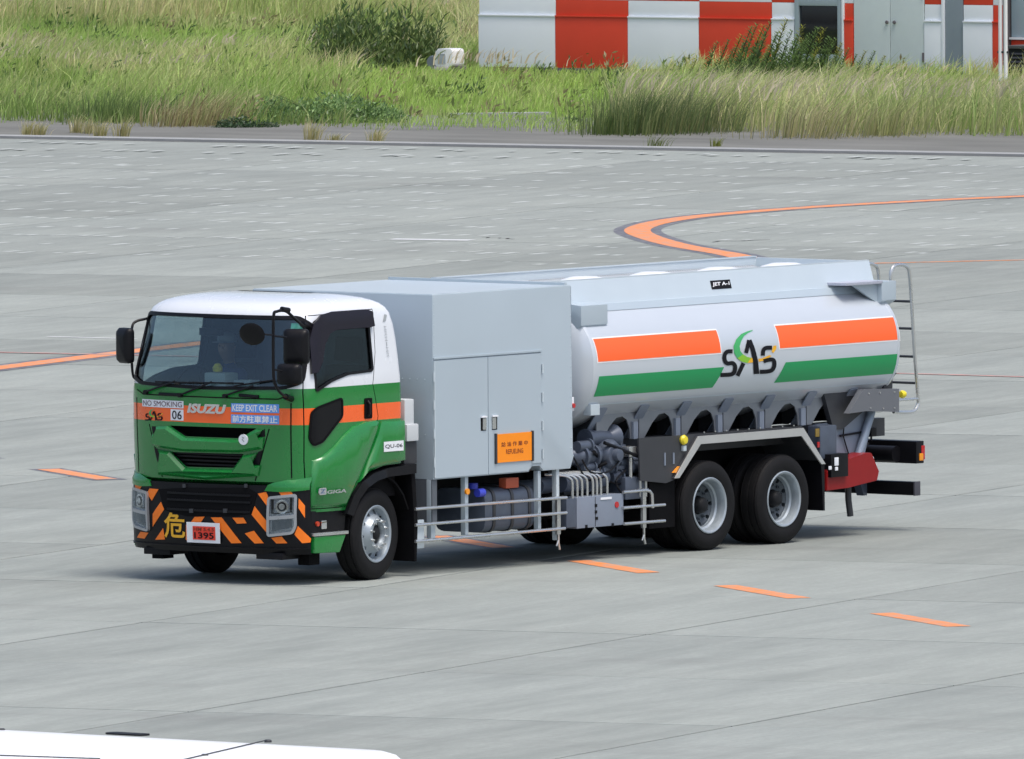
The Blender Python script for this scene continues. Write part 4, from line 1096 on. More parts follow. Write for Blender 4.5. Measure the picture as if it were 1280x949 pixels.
bm.faces.new(rings[0][::-1]); bm.faces.new(rings[-1])
tank = from_bm('tank', bm, TANKM, truck, 25)
# painted bands
def band(px_pts, mm, hgt=.003):
    plate('paint_band', [px_pts], TS, mm, tank, hgt-.002, hgt, .06)
zo0, zo1, zg0, zg1 = 2.105, 2.345, 1.735, 1.950
def grow(P, q): return inset(P, -q)
for x0_, x1_ in ((3.78, 5.935), (6.985, 9.14)):
    P = [(x0_, zo0), (x1_, zo0), (x1_-.01, zo1), (x0_-.01, zo1)]
    band(grow(P, .014), WEDGE, .002); band(P, TORANGE, .004)
P1 = [(3.78, zg0), (5.86, zg0), (5.99, zg1), (3.80, zg1)]; P2 = [(6.96, zg0), (9.13, zg0), (9.14, zg1), (7.09, zg1)]
band(P1, TGREEN, .004); band(P2, TGREEN, .004)
mark(lambda x, y: T(890+x/11.86, 400+y/11.86), TS, tank, .006, 1.0)
# lower skirt ring line and brackets
plate('tank_seam', [stroke([(3.8, 1.640), (9.1, 1.640)], .010)], TS, SILVER, tank, .001, .004, .08)
# coaming walls along the top
g = G()
CT = 2.945
for s in (-1, 1):
    g.prism([(s*.84, 2.60), (s*.74, CT), (s*.71, CT), (s*.80, 2.60)], 0, 3.42, 9.20) if s < 0 else g.prism([(s*.84, 2.60), (s*.76, CT+.012), (s*.705, CT+.012), (s*.70, 2.60)], 0, 3.42, 9.08)
coam = g.done('coaming', SILVER, tank)
g = G(); g.prism([(-.74, CT-.001), (-.705, CT-.001), (-.705, CT+.012), (-.74, CT+.012)], 0, 3.42, 9.20); g.prism([(.77, CT+.0125), (.695, CT+.0125), (.695, CT+.022), (.77, CT+.022)], 0, 3.42, 9.08); g.done('coaming_cap', SILVER, coam)
g = G(); g.prism([(9.04, 2.65), (9.08, CT+.004), (9.16, CT+.004), (9.24, 2.60)], 1, -.735, .735); g.done('rear_coaming', SILVER, coam)
g = G(); g.prism([(-.885, 2.615), (-.80, 2.615), (-.80, 2.69), (-.845, 2.69)], 0, 3.45, 9.22); g.done('coaming_foot', BOXGREY, coam)
for x_ in (3.75, 4.95, 6.16, 7.36, 8.50):
    g = G(); g.lathe([(0, .11), (.14, .105), (.25, .075), (.31, .035), (.33, 0), (.33, -.16), (0, -.16)], (x_, -.12, 2.83), 2, 32); g.done('manhole_cover', WHITE, tank)
DOT = mat('tread_plate', (.30, .33, .36), .5, metal=.3)
t_ = DOT.node_tree; vo_ = t_.nodes.new('ShaderNodeTexVoronoi'); vo_.inputs['Scale'].default_value = 24; vo_.inputs['Randomness'].default_value = 0
co_ = t_.nodes.new('ShaderNodeTexCoord'); t_.links.new(co_.outputs['Object'], vo_.inputs['Vector'])
cr_ = t_.nodes.new('ShaderNodeValToRGB'); cr_.color_ramp.elements[0].color = (.06, .07, .08, 1); cr_.color_ramp.elements[1].color = (.42, .45, .48, 1); cr_.color_ramp.elements[0].position = .30; cr_.color_ramp.elements[1].position = .38
t_.links.new(vo_.outputs[0], cr_.inputs[0]); t_.links.new(cr_.outputs[0], t_.nodes['Principled BSDF'].inputs['Base Color'])
g = G(); g.prism([(.36, 2.79), (.69, 2.872), (.69, 2.852), (.36, 2.77)], 0, 4.0, 9.0); g.done('walkway', DOT, tank)
u0, v0 = S(888.5, 362, -.78); u1, v1 = S(913, 349.5, -.78)
CW = lambda u, v: (u, -.74-(CT-v)*.10/.345, v)
st = plate('jet_fuel_plate', [[(u0, v0), (u1, v0-.0), (u1, v1), (u0, v1)]], CW, INK, tank, .001, .004, 0)
lettering('lettering', 'JET A-1', u0+.02, u1-.02, v0+.025, v1-.02, CW, SIGNW, st, .006, .12, .03)
# brackets at the coaming ends: boxes over the tank shoulder
zf1 = S(743, 379, -1.0)[1]
g = G(); g.prism([(-1.06, 2.70), (-1.06, 2.49), (-.98, 2.44), (-.60, 2.44), (-.60, 2.72), (-.9, 2.715)], 0, 3.66, 4.12, bev=.008); g.done('front_shoulder_box', BOXGREY, tank)
g = G(); g.prism([(-1.06, 2.735), (-1.06, 2.53), (-.97, 2.47), (-.55, 2.47), (-.55, 2.74)], 0, 9.0, 9.26, bev=.008); g.done('rear_shoulder_box', BOXGREY, tank)
g = G(); g.box(8.36, 9.02, -1.06, -.70, 2.715, 2.745, bev=.004); g.done('rear_step', mat('step_tread_lilac', (.45, .47, .55), .5, metal=.3, var=.2, scale=40), tank)
g = G(); g.prism([(8.55, 2.715), (9.0, 2.715), (9.0, 2.50)], 1, -1.0, -.97); g.done('step_gusset', BOXGREY, tank)
# saddles under the tank
for k in range(7):
    x_ = 4.05+.744*k-.75+.76
    g = G(); pr_ = []
    for z_ in np.linspace(1.30, 1.585, 9): pass
    top = []
    for a in np.linspace(-1.02, 1.02, 21):
        q = (abs(a)/TA)**TE; top.append((a, TZ-TB*(1-q)**(1/TE)+.004))
    pr_ = top+[(.70, 1.235), (-.70, 1.235)]
    g.prism(pr_, 0, x_-.012, x_+.012); sd_ = g.done('saddle', DKGREY, tank)
    for s in (-1, 1):
        a_, b_ = Vector((s*1.03, top[0][1])), Vector((s*.93, 1.32)) if False else Vector((s*.78, 1.236)); n_ = Vector((s*.9, -.45)).normalized()*.012
        q = G(); q.prism([tuple(a_), tuple(b_), (b_.x+n_.x, b_.y+n_.y), (a_.x+n_.x, a_.y+n_.y)], 0, x_-.075, x_+.075); q.done('saddle_flange', CABINET, sd_)
for k in range(6):                               # skirt between the saddles, with an arched opening in each bay
    x_ = 4.06+.744*k
    for s in (-1, 1):
        ar = [(x_+.60, 1.236), (x_+.585, 1.36), (x_+.54, 1.445), (x_+.46, 1.485), (x_+.36, 1.475), (x_+.24, 1.39), (x_+.10, 1.236)]
        g = G(); g.prism([(x_+.012, 1.236), (x_+.012, 1.545), (x_+.732, 1.545), (x_+.732, 1.236)]+ar, 1, s*.925, s*.94); g.done('arched_skirt', SKIRT, tank)
        g = G(); g.box(x_+.62, x_+.70, min(s*.942, s*.97), max(s*.942, s*.97), 1.236, 1.42); g.done('skirt_web', CABINET, tank)
g = G(); g.box(3.9, 8.6, -.62, -.60, 1.236, 1.50); g.box(3.9, 8.6, .60, .62, 1.236, 1.50); g.done('shade_backing', MATBLK, tank)  # black plates stand in for the shade behind the arched openings
g = G(); g.box(3.9, 8.6, -.02, .02, 1.24, 1.45); g.done('tank_keel', MATBLK, tank)
# rear end: bulkhead skirt, grey plate, ladder, legs
g = G(); g.prism([S(1023, 470, -.98), S(1120, 466, -.98), S(1095, 500, -.98), S(1052, 537, -.98), S(1041, 537, -.98)], 1, -.99, -.93); g.done('tank_skirt', DKGREY, tank)
g = G(); g.prism([S(1078, 487, -1.14), S(1123, 486, -1.14), S(1123, 515, -1.14), S(1082, 514, -1.14), S(1060, 517, -1.14)], 1, -1.15, -1.08); pr2 = g.done('rear_plate', mat('plate_grey', (.16, .17, .19), .45, metal=.3), truck)
for px, py in ((1086, 492), (1100, 491), (1118, 490), (1088, 510), (1104, 510.5), (1118, 510)):
    p = P3(px, py, -1.152); g = G(); g.cyl((p.x, -1.152, p.z), .010, -.006, .004, 1, 6); g.done('rivet', STEEL, pr2)
p = P3(1128, 493, -1.0); g = G(); g.lathe([(0, -.04), (.035, -.035), (.045, 0), (.035, .035), (0, .04)], tuple(p), 0, 14); g.done('yellow_lamp', YELLOW, truck)
yl = -.92
def ladder_rail(y):
    k = y-yl
    def q(px, py): p = P3(px, py, yl); return Vector((p.x, y, p.z))
    return smooth_path([q(1113.5, 352), q(1113.5, 342), q(1117, 333.5), q(1125, 331), q(1133, 333.5), q(1136.5, 342), q(1139.5, 380), q(1143, 440), q(1147, 492), q(1147.5, 505), q(1142, 514), q(1130, 515.5), q(1117, 515)], 4)
g = G(); g.tube(ladder_rail(yl), .019, 8); g.tube(ladder_rail(yl+.42), .019, 8); lad = g.done('ladder', STEEL, truck)
for px, py in ((1139, 377), (1141, 411), (1144, 446), (1146, 479), (1147, 498.5)):
    p = P3(px, py, yl); g = G(); g.tube([p, p+Vector((0, .42, 0))], .014, 8) if py < 490 else g.tube([p, p+Vector((-.38, 0, 0))], .016, 8); g.done('rung', DKGREY if py < 490 else STEEL, lad)

# rear frame, bumper beams, red box, valve gear
g = G(); g.prism([S(1007, 545, -.9), S(1045, 522, -.9), S(1078, 510, -.9), S(1085, 530, -.9), S(1072, 585, -.9), S(1010, 590, -.9)], 1, -.95, -.86); g.done('rear_panel', CABINET, truck)
g = G(); g.tube([P3(1093, 500, -1.0), P3(1088, 520, -1.0), P3(1075, 562, -1.0), P3(1068, 585, -1.0)], .045, 12); g.done('downpipe', mat('pipe_pale_blue', (.26, .32, .40), .4, metal=.2), truck)
g = G(); g.tube([P3(1050, 545, -.97), P3(1078, 540, -.97)], .012, 6); g.tube([P3(1056, 520, -.97), P3(1054, 545, -.97), P3(1062, 572, -.97)], .008, 6); g.done('air_line', BLACK, truck)
g = G(); a = P3(1030, 562, -1.08); g.box(a.x-.12, a.x+.18, -1.12, -.95, a.z-.10, a.z+.26, bev=.02); a = P3(1026, 540, -.98); g.box(a.x-.10, a.x+.1, -1.0, -.95, a.z-.09, a.z+.09, bev=.01); g.done('valve_gear', PIPE, truck)
for px, py, mm, sx, sz in ((1021, 541, mat('brass', (.22, .15, .03), .5), .035, .045), (1023, 556, REDL, .03, .03), (1038, 555, REDL, .015, .04), (1045, 577, SIGNW, .035, .045), (1037, 585, SIGNW, .025, .02), (1045, 586, SIGNW, .025, .02)):
    yq = -1.21 if mm is SIGNW else -1.10; p = P3(px, py, yq); g = G(); g.box(p.x-sx, p.x+sx, yq-.012, yq, p.z-sz, p.z+sz, bev=.008); g.done('valve_tag' if mm is SIGNW else 'valve_cap', mm, truck)
g = G(); a = P3(1036, 583, -1.06); g.box(a.x-.15, a.x+.16, -1.205, -1.0, a.z-.11, a.z+.14, bev=.01); g.done('control_block', BLACK, truck)
rb = [S(1033, 614, -1.16), S(1034, 588, -1.16), S(1052, 577, -1.16), S(1083, 566.5, -1.16), S(1090, 566, -1.16), S(1099.5, 589, -1.16), S(1097, 601, -1.16), S(1060, 610, -1.16)]
g = G(); 
bmr = g.bm; k = len(rb)
V0 = [bmr.verts.new((p[0], -1.16, p[1])) for p in rb]; V1 = [bmr.verts.new((p[0]+(.0 if i not in (3, 4, 5, 6) else .02), -.80, p[1]+.0)) for i, p in enumerate(rb)]
for i in range(k): bmr.faces.new((V0[i], V0[(i+1) % k], V1[(i+1) % k], V1[i]))
bmr.faces.new(V0); bmr.faces.new(V1[::-1])
bmesh.ops.bevel(bmr, geom=bmr.edges[:], offset=.010, segments=2, affect='EDGES')
rbx = g.done('red_hose_box', RED, truck)
x_, z_ = S(1090, 566, -1.0)
pa, pb = S(1090, 566, -1.16), S(1099.5, 589, -1.16)
nrm = Vector((pb[1]-pa[1], 0, -(pb[0]-pa[0]))).normalized()
if nrm.x < 0: nrm = -nrm
for t in (.35, .72):
    c = Vector((pa[0]+(pb[0]-pa[0])*t+.01, -1.03, pa[1]+(pb[1]-pa[1])*t)); g = G(); g.tube([c+Vector((0, -.09, 0))+nrm*.004, c+Vector((0, .09, 0))+nrm*.004], .028, 8); g.done('box_latch', SIGNW, rbx)
g = G(); g.tube([P3(1060, 606, -1.0), P3(1060.5, 625, -1.0), P3(1063, 645, -1.0)], .035, 10); g.done('drain_hose', DKGREY, truck)
xe = S(1155, 560, -1.12)[0]
zt_, zb_ = S(1155, 551, -1.12)[1], S(1155, 579, -1.12)[1]
g = G(); g.box(xe-.14, xe, -1.12, 1.12, zb_, zt_, bev=.012); ub = g.done('rear_light_beam', BLACK, truck)
for s in (-1, 1):
    q = G(); q.box(xe-.05, xe+.012, min(s*1.125, s*.8), max(s*1.125, s*.8), zb_+.04, zt_-.05, bev=.006); q.done('tail_lamp', REDL, ub)
q = G(); q.box(xe-.09, xe-.02, -1.128, -1.118, zb_+.03, zb_+.11, bev=.008); q.done('side_reflector', AMBER, ub)
for px in (1112, 1128):
    p = P3(px, 576, -.6); q = G(); q.box(xe-.16, xe-.139, p.y, p.y+.04, zb_+.01, zb_+.03); q.done('beam_clip', SIGNW, ub)
q = G(); q.tube([(xe-.20, -.9, (zb_+zt_)/2-.02), (xe-.20, .6, (zb_+zt_)/2-.02)], .09, 14); q.done('beam_pipe', BLACK, ub)
g = G()
for s in (-1, 1): g.box(xe-.95, xe-.10, s*.43-.05, s*.43+.05, zb_-.02, zt_-.03)
g.done('beam_arm', DKGREY, ub)
x2 = S(1150, 610, -1.1)[0]; z1_, z0_ = S(1150, 602, -1.1)[1], S(1150, 619, -1.1)[1]
g = G(); g.box(x2-.10, x2, -1.10, 1.10, z0_, z1_, bev=.012); un = g.done('underrun_beam', BLACK, truck)
q = G(); q.box(x2-.102, x2+.002, -1.105, -1.085, z0_-.003, z1_+.003, bev=.004); q.done('beam_end_cap', mat('cap_grey', (.06, .06, .075), .5), un)
q = G(); p = P3(1076, 612, -.5)
for s in (-1, 1): q.prism([(x2-.16, z0_-.02), (x2-.10, z0_-.02), (x2-.10, .80), (x2-.30, .80), (x2-.24, z1_)], 1, s*.46, s*.36, bev=.01)
q.done('beam_hanger', PIPE, un)
p = P3(1089, 540, -.9); g = G(); g.box(p.x-.05, p.x+.05, -.94, -.86, p.z-.05, p.z+.05, bev=.015); g.tube([p+Vector((0, 0, -.1)), p], .012, 6); g.tube([p+Vector((0, 0, -.02)), p+Vector((-.15, .1, -.02))], .008, 6); g.done('work_lamp', BLACK, truck)

# ---- pump, meter and pipes between compartment and axles ----------------------
def flange(c, r, ax, th=.03):
    return lambda g: g.cyl(c, r, -th/2, th/2, ax, 18)
g = G(); a = P3(724, 571, -.95)
g.tube([a+Vector((-.1, .1, 0)), a, a+Vector((.30, 0, .01)), a+Vector((.55, .05, .0))], .095, 16)
for t in (.02, .22, .5): g.cyl((a.x+t, a.y+.0, a.z), .125, -.018, .018, 0, 18)
g.done('suction_pipe', PIPE, truck)
g = G(); a = P3(752, 568, -.9); g.lathe([(0, -.20), (.12, -.19), (.165, -.12), (.17, 0), (.165, .12), (.12, .19), (0, .2)], (a.x, a.y, a.z), 1, 24); g.lathe([(0, -.26), (.06, -.25), (.075, -.18), (0, -.18)], (a.x, a.y, a.z), 1, 16)
g.box(a.x-.20, a.x+.2, a.y-.05, a.y+.25, a.z-.30, a.z-.1, bev=.02); g.done('pump', PIPE, truck)
g = G(); a = P3(747, 548, -.9); g.tube([a+Vector((-.22, .0, 0)), a+Vector((0, 0, .01)), a+Vector((.18, 0, -.01))], .085, 16); g.cyl((a.x-.2, a.y, a.z), .11, -.02, .02, 0, 18); g.lathe([(.065, 0), (.13, .10), (.14, .13), (0, .13)], (a.x+.14, a.y, a.z), 0, 18); g.done('outlet_pipe', PIPE, truck)
g = G(); a = P3(770, 570, -.92); g.tube([a+Vector((0, 0, .22)), a, a+Vector((0, 0, -.30))], .075, 14); g.cyl((a.x, a.y, a.z+.1), .105, -.02, .02, 2, 16); g.cyl((a.x, a.y, a.z-.12), .105, -.02, .02, 2, 16); g.done('riser_pipe', PIPE, truck)
g = G(); a = P3(784, 583, -1.0); b = P3(815, 585.5, -1.0); g.tube([a, b], .062, 14); g.cyl(tuple(a), .09, -.02, .02, 0, 16); g.cyl(tuple(b), .075, -.02, .02, 0, 16); g.done('discharge_pipe', PIPE, truck)
def handwheel(px, py, y, r):
    c = P3(px, py, y); g = G()
    for k in range(16):
        a, b = k/16*2*math.pi, (k+1)/16*2*math.pi
        g.tube([c+Vector((0, r*math.cos(a), r*math.sin(a))), c+Vector((0, r*math.cos(b), r*math.sin(b)))], .013, 6)
    for k in range(3):
        a = k*math.pi/3; g.tube([c+Vector((0, r*math.cos(a), r*math.sin(a))), c-Vector((0, r*math.cos(a), r*math.sin(a)))], .010, 6)
    g.tube([c+Vector((-.08, 0, 0)), c], .022, 8); o = g.done('hand_wheel', RED, truck)
handwheel(821, 585, -1.0, .085); handwheel(817, 611, -1.0, .055)
g = G(); a = P3(788, 565, -1.08); g.box(a.x-.07, a.x+.06, -1.12, -1.0, a.z-.05, a.z+.06, bev=.015); g.done('gauge', STEEL, truck)
g = G(); a = P3(788, 572, -1.08); g.tube([a, a+Vector((0, 0, -.25))], .02, 8); a = P3(800, 592, -1.1); 
for d in (0, .10, .17): g.tube([a+Vector((d, 0, .05)), a+Vector((d, 0, -.25))], .016, 8)
g.tube([a+Vector((-.05, 0, -.18)), a+Vector((.24, 0, -.18))], .02, 8); g.done('small_valves', STEEL, truck)
g = G(); a = P3(790, 605, -1.05); g.box(a.x-.18, a.x+.16, -1.1, -.85, a.z-.16, a.z+.08, bev=.02); g.cyl((a.x+.30, -1.0, a.z-.12), .06, -.12, .12, 2, 14); g.done('valve_block', PIPE, truck)
g = G(); a = P3(765, 590, -1.05); 
g.tube(smooth_path([P3(728, 575, -1.1), P3(738, 590, -1.12), P3(760, 590, -1.12), P3(775, 575, -1.1), P3(778, 565, -1.05)], 4), .010, 6); g.tube(smooth_path([P3(716, 570, -1.1), P3(735, 600, -1.1), P3(756, 596, -1.1)], 4), .010, 6); g.tube(smooth_path([P3(778, 618, -1.1), P3(770, 602, -1.1), P3(782, 588, -1.05)], 4), .012, 6); g.done('cables', BLACK, truck)
g = G(); a = P3(700, 604, -1.0); g.tube([a, a+Vector((.5, 0, .0)), a+Vector((.8, .05, .02))], .10, 16); g.cyl((a.x+.42, a.y, a.z), .13, -.02, .02, 0, 18); g.done('filter_body', PIPE, truck)
g = G(); a = P3(775, 600, -.8); g.box(3.35, 4.75, -.85, -.55, .45, 1.15, bev=.02); g.done('pump_bay_back', CHASSIS, truck)
# junction cabinet with bent conduits
cx0, cz1 = S(721, 622, -1.19); cx1, cz0 = S(779.5, 656, -1.19)
g = G(); g.box(cx0, cx1, -1.19, -.98, cz0, cz1, bev=.008); cbt = g.done('junction_cabinet', CABINET, truck)
for px, py in ((745, 632), (745, 640), (746, 648), (733, 658), (766, 656)):
    p = P3(px, py, -1.193); q = G(); q.box(p.x-.018, p.x+.018, -1.197, -1.188, p.z-.016, p.z+.016); q.done('cabinet_latch', BLACK, cbt)
p = P3(771, 631, -1.193); q = G(); q.cyl((p.x, -1.19, p.z), .034, -.008, .004, 1, 16); q.done('red_button', REDL, cbt)
p = P3(758, 623, -1.193); q = G(); q.box(p.x-.10, p.x+.09, -1.196, -1.188, p.z-.012, p.z+.012); q.done('name_strip', SIGNW, cbt)
plate('cabinet_seam', [stroke([(S(744, 625, -1.19)[0], cz0+.01), (S(744, 625, -1.19)[0], cz1-.01)], .008)], lambda u, v: (u, -1.19, v), CHASSIS, cbt, .0005, .002, 0)
for k, px in enumerate((715.5, 721.5, 727.5, 734, 741, 746, 751, 759)):
    c = P3(px, 622, -1.15); t = c.copy(); t.z = cz1+.20
    q = G(); q.tube(smooth_path([(c.x, c.y, cz1-.01 if c.x > cx0 else cz1-.05), (c.x, c.y, cz1+.14), (c.x-.02, c.y+.01, cz1+.20), (c.x-.08, c.y+.06, cz1+.235), (c.x-.25, c.y+.18, cz1+.25)], 4), .014, 8); q.done('conduit', STEEL, truck)
q = G(); q.box(cx0-.18, cx0-.004, -1.19, -1.0, cz0+.02, cz1-.01, bev=.008); q.done('cabinet_side', PIPE, cbt)
g = G(); p = P3(717, 503, -1.15); g.box(XB1+.01, XB1+.06, -1.19, -1.10, p.z-.09, p.z+.06, bev=.01); g.done('emergency_stop', SIGNW, truck)
g = G(); p = P3(718, 507, -1.195); g.cyl((XB1+.035, -1.19, p.z+.0), .026, -.02, .0, 1, 12); g.done('stop_button', REDL, truck)
p = P3(741, 512, -1.05); g = G(); g.box(p.x-.10, p.x+.06, -1.1, -1.0, p.z-.06, p.z+.06, bev=.01); g.done('tank_bracket', SILVER, tank)
p = P3(1106, 482, -1.0); g = G(); g.box(p.x-.07, p.x+.09, -1.04, -.97, p.z-.09, p.z+.08, bev=.01); g.done('tank_bracket', DKGREY, tank)

PBLK = [PIPE, CHASSIS, DKGREY]
for k in range(9):
    a = P3(722+random.uniform(0, 95), 552+random.uniform(0, 50), -1.02+random.uniform(-.06, .15)); b = P3(722+random.uniform(0, 95), 556+random.uniform(0, 55), -.95+random.uniform(-.1, .2)); mdp = (a+b)/2+Vector((random.uniform(-.1, .1), random.uniform(-.12, .05), -random.uniform(.05, .16)))
    g = G(); g.tube(smooth_path([a, mdp, b], 6), random.choice((.010, .014, .020)), 8); g.done('hose', BLACK, truck)
for px, py, r_, l_ in ((733, 584, .05, .2), (744, 592, .07, .12), (757, 586, .055, .22), (768, 596, .06, .16), (778, 578, .045, .14), (728, 558, .06, .2), (795, 575, .04, .18)):
    c = P3(px, py, -.98); g = G(); g.cyl(tuple(c), r_, -l_/2, l_/2, 0, 14); g.cyl((c.x+l_/2, c.y, c.z), r_*1.35, -.012, .012, 0, 14); g.done('pipe_fitting', PIPE, truck)
for x_, l_ in ((3.45, .3), (3.95, .25), (4.5, .3)):
    g = G(); g.box(x_, x_+l_, -.98, -.75, .70, .95, bev=.02); g.done('pump_casing', DKGREY, truck)

# a part of a part that has pieces of its own becomes a part of the truck: thing > part > sub-part, no deeper
for pt in list(truck.children):
    for sb in list(pt.children):
        if sb.children: sb.parent = truck

# ================================================================== striped airport building
B0 = np.array([116.2, 88.0]); be = np.array([117.6-116.2, 77.3-88.0]); be /= np.linalg.norm(be); bn = np.array([-be[1], be[0]])
bld = empty('striped_building', (B0[0], B0[1], 0), math.atan2(be[1], be[0]), 'low airport building with a red and white chequered wall behind the grass', 'building')
# local frame: x along the wall to the right, y into the building, z up
def FAC(px, py):
    d = ray(px, py); t = ((B0-C0[:2])@bn)/(d[:2]@bn); p = C0+d*t
    return float((p[:2]-B0)@be), float(p[2])
BW = mat('wall_white', (.78, .83, .88), .6, var=.03, scale=2)
BR_ = mat('wall_red', (.68, .055, .022), .55, var=.08, scale=2)
BD = mat('door_pale', (.58, .66, .67), .5, var=.04)
BGR = mat('door_grey', (.22, .27, .31), .5, var=.05)
BFR = mat('frame_bluegrey', (.35, .43, .48), .45, metal=.3)
PLN = mat('plinth_grey', (.13, .12, .13), .8, var=.2)
DARKG = mat('dark_glass', (.006, .008, .014), .12, coat=.4)
def bbox(name, x0, x1, y0, y1, z0, z1, mm, parent=bld, bev=.006):
    g = G(); g.box(x0, x1, y0, y1, z0, z1, bev=bev); return g.done(name, mm, parent)
U = lambda px: FAC(px, 60)[0]
LB = 15.2
bbox('core_wall', 0.02, U(1251), .09, 7.0, .0, 4.1, PLN, bev=0); bbox('core_wall', U(1251)+.002, LB, .45, 7.0, .0, 4.1, PLN, bev=0)
bbox('plinth', .0, U(1060), -.015, .089, -.09, .07, PLN)
cols = [(598, 694, 0), (694, 784.5, 1), (784.5, 873.5, 0), (873.5, 964, 1), (964, 993, 0), (1055, 1066.5, 1), (1155, 1177, 0), (1203.5, 1240.5, 0), (1240.5, 1251, 1)]
ROW = 1.36
for a_, b_, k in cols:
    x0, x1 = U(a_)+.004, U(b_)-.004
    bbox('wall_panel', x0, x1, 0, .088, .07, 1.035, BR_ if k else BW)
    bbox('ledge', x0, x1, -.022, .088, 1.036, 1.062, BR_ if k else BW)
    bbox('wall_panel', x0, x1, .03, .088, 1.063, ROW, BR_ if k else BW)
    bbox('wall_panel', x0, x1, .03, .088, ROW+.004, 2*ROW, BW if k else BR_)
    bbox('wall_panel', x0, x1, .03, .088, 2*ROW+.004, 3*ROW, BR_ if k else BW)
for a_, b_ in ((993, 1055), (1066.5, 1155), (1177, 1203.5)):
    bbox('lintel_panel', U(a_)+.004, U(b_)-.004, .03, .088, 2.06, 2*ROW, BW); bbox('lintel_panel', U(a_)+.004, U(b_)-.004, .03, .088, 2*ROW+.004, 3*ROW, BR_)
# white strip beside the doorway
bbox('door_jamb', U(1052)+.003, U(1055)-.001, -.01, .088, .07, 2.05, BW)
# glazed door
x0, x1 = U(994), U(1051.5)
dw = bbox('entrance_door', x0, x0+.09, -.02, .088, .05, 2.05, BFR)
bbox('door_post', x1-.07, x1, -.02, .088, .05, 2.05, BFR, dw); bbox('door_head', x0+.091, x1-.071, -.02, .088, 1.31, 1.45, BFR, dw)
bbox('door_glass', x0+.091, x1-.071, .03, .05, .40, 1.308, DARKG, dw); bbox('door_rail', x0+.091, x1-.071, -.005, .088, .27, .398, BFR, dw); bbox('door_panel', x0+.091, x1-.071, .02, .088, .07, .268, BD, dw)
bbox('fanlight', x0+.091, x1-.071, .03, .05, 1.452, 2.05, DARKG, dw)
# double steel door
x0, x1 = U(1066.5)+.01, U(1154.5); xm = (x0+x1)/2+.03
for a_, b_ in ((x0, xm-.004), (xm+.004, x1)):
    d_ = bbox('steel_door', a_, b_, .015, .088, .08, 2.05, BD)
    kx = xm-.06 if b_ < xm else xm+.10
    g = G(); g.lathe([(0, -.035), (.03, -.03), (.035, -.01), (.02, .0), (.02, .03), (0, .03)], (kx, .0, 1.02), 1, 14); g.done('door_knob', PLN, d_)
for z_ in (.28, 1.5): bbox('door_hinge', x1-.03, x1+.004, -.012, .014, z_, z_+.18, PLN)
# grey service door
x0, x1 = U(1177)+.06, U(1203.5)-.01
bbox('service_door', x0, x1, .03, .088, .07, 2.05, BGR); bbox('service_door_frame', U(1177)+.004, x0-.003, -.015, .088, .05, 2.05, BW); bbox('door_sill', x0, x1, -.06, .028, .03, .066, BFR)
bbox('threshold', U(1060), U(1245), -.35, -.016, -.09, .03, PLN)
# right bay with a window and red infill
x0 = U(1251)+.03
bbox('return_wall', x0, LB, .35, .44, .0, .70, BR_); bbox('return_wall', U(1277), LB, .35, .44, .704, 4.1, BR_); bbox('return_wall', x0, U(1277)-.004, .35, .44, 2.0, 4.1, BW)
wn = bbox('window', x0, U(1276), .36, .40, .76, 1.99, mat('window_pale', (.33, .44, .50), .15, coat=.5))
bbox('window_sill', x0-.02, U(1278), .30, .349, .715, .757, BW, wn); bbox('window_mullion', U(1276)-.05, U(1276), .33, .359, .76, 1.99, BW, wn)
bbox('roof_slab', -.12, LB+.1, -.20, 7.1, 4.1, 4.3, BW)
# end wall, away from the doors
for k in range(5):
    for r_ in range(3): bbox('end_panel', -.015, .019, .09+k*1.36, .09+k*1.36+1.352, .07+r_*1.345, .07+(r_+1)*1.345-.004, BR_ if (k+r_) % 2 else BW)

def world_of(x, y, z=0): return (B0[0]+be[0]*x+bn[0]*y, B0[1]+be[1]*x+bn[1]*y, z)
# twin white poles in front of the building's right end
x_, y_ = GND(1254, 119)
pole = empty('white_pole', (x_, y_, 0), 0, 'slim white twin pole standing in grass beside the building', 'pole')
for k, dx in enumerate((-.055, .055)):
    g = G(); g.tube([(be[0]*dx, be[1]*dx, -.1), (be[0]*dx, be[1]*dx, 4.2)], .036, 10); g.done('pole_tube', WHITE, pole)
for z_ in (.78, 2.2):
    g = G(); g.tube([(be[0]*-.11, be[1]*-.11, z_), (be[0]*.11, be[1]*.11, z_)], .022, 8); g.done('pole_clamp', DKGREY, pole)
g = G(); g.box(-.16, .16, -.16, .16, -.1, .04, bev=.01); g.done('pole_base', KERB, pole)
# dark equipment cabinet at the right edge
x_, y_, _z = world_of(U(1281)+.50, -.75)
ec = empty('equipment_cabinet', (x_, y_, 0), math.atan2(be[1], be[0]), 'dark louvred equipment cabinet standing against the red end of the building', 'cabinet')
g = G(); g.box(-.28, .75, -.28, .28, .06, .60, bev=.02); g.done('cabinet_body', CHASSIS, ec)
for k in range(6):
    g = G(); g.prism([(-.30, .12+k*.075), (-.27, .12+k*.075), (-.27, .17+k*.075)], 0, -.22, .70); g.done('louvre', DKGREY, ec)
g = G(); g.box(-.32, .79, -.32, .32, .602, .66, bev=.015); g.done('cabinet_lid', mat('lid_grey', (.07, .075, .08), .6), ec); g = G(); g.box(-.25, -.1, -.2, .2, -.1, .058); g.box(.5, .65, -.2, .2, -.1, .058); g.done('cabinet_foot', PLN, ec)
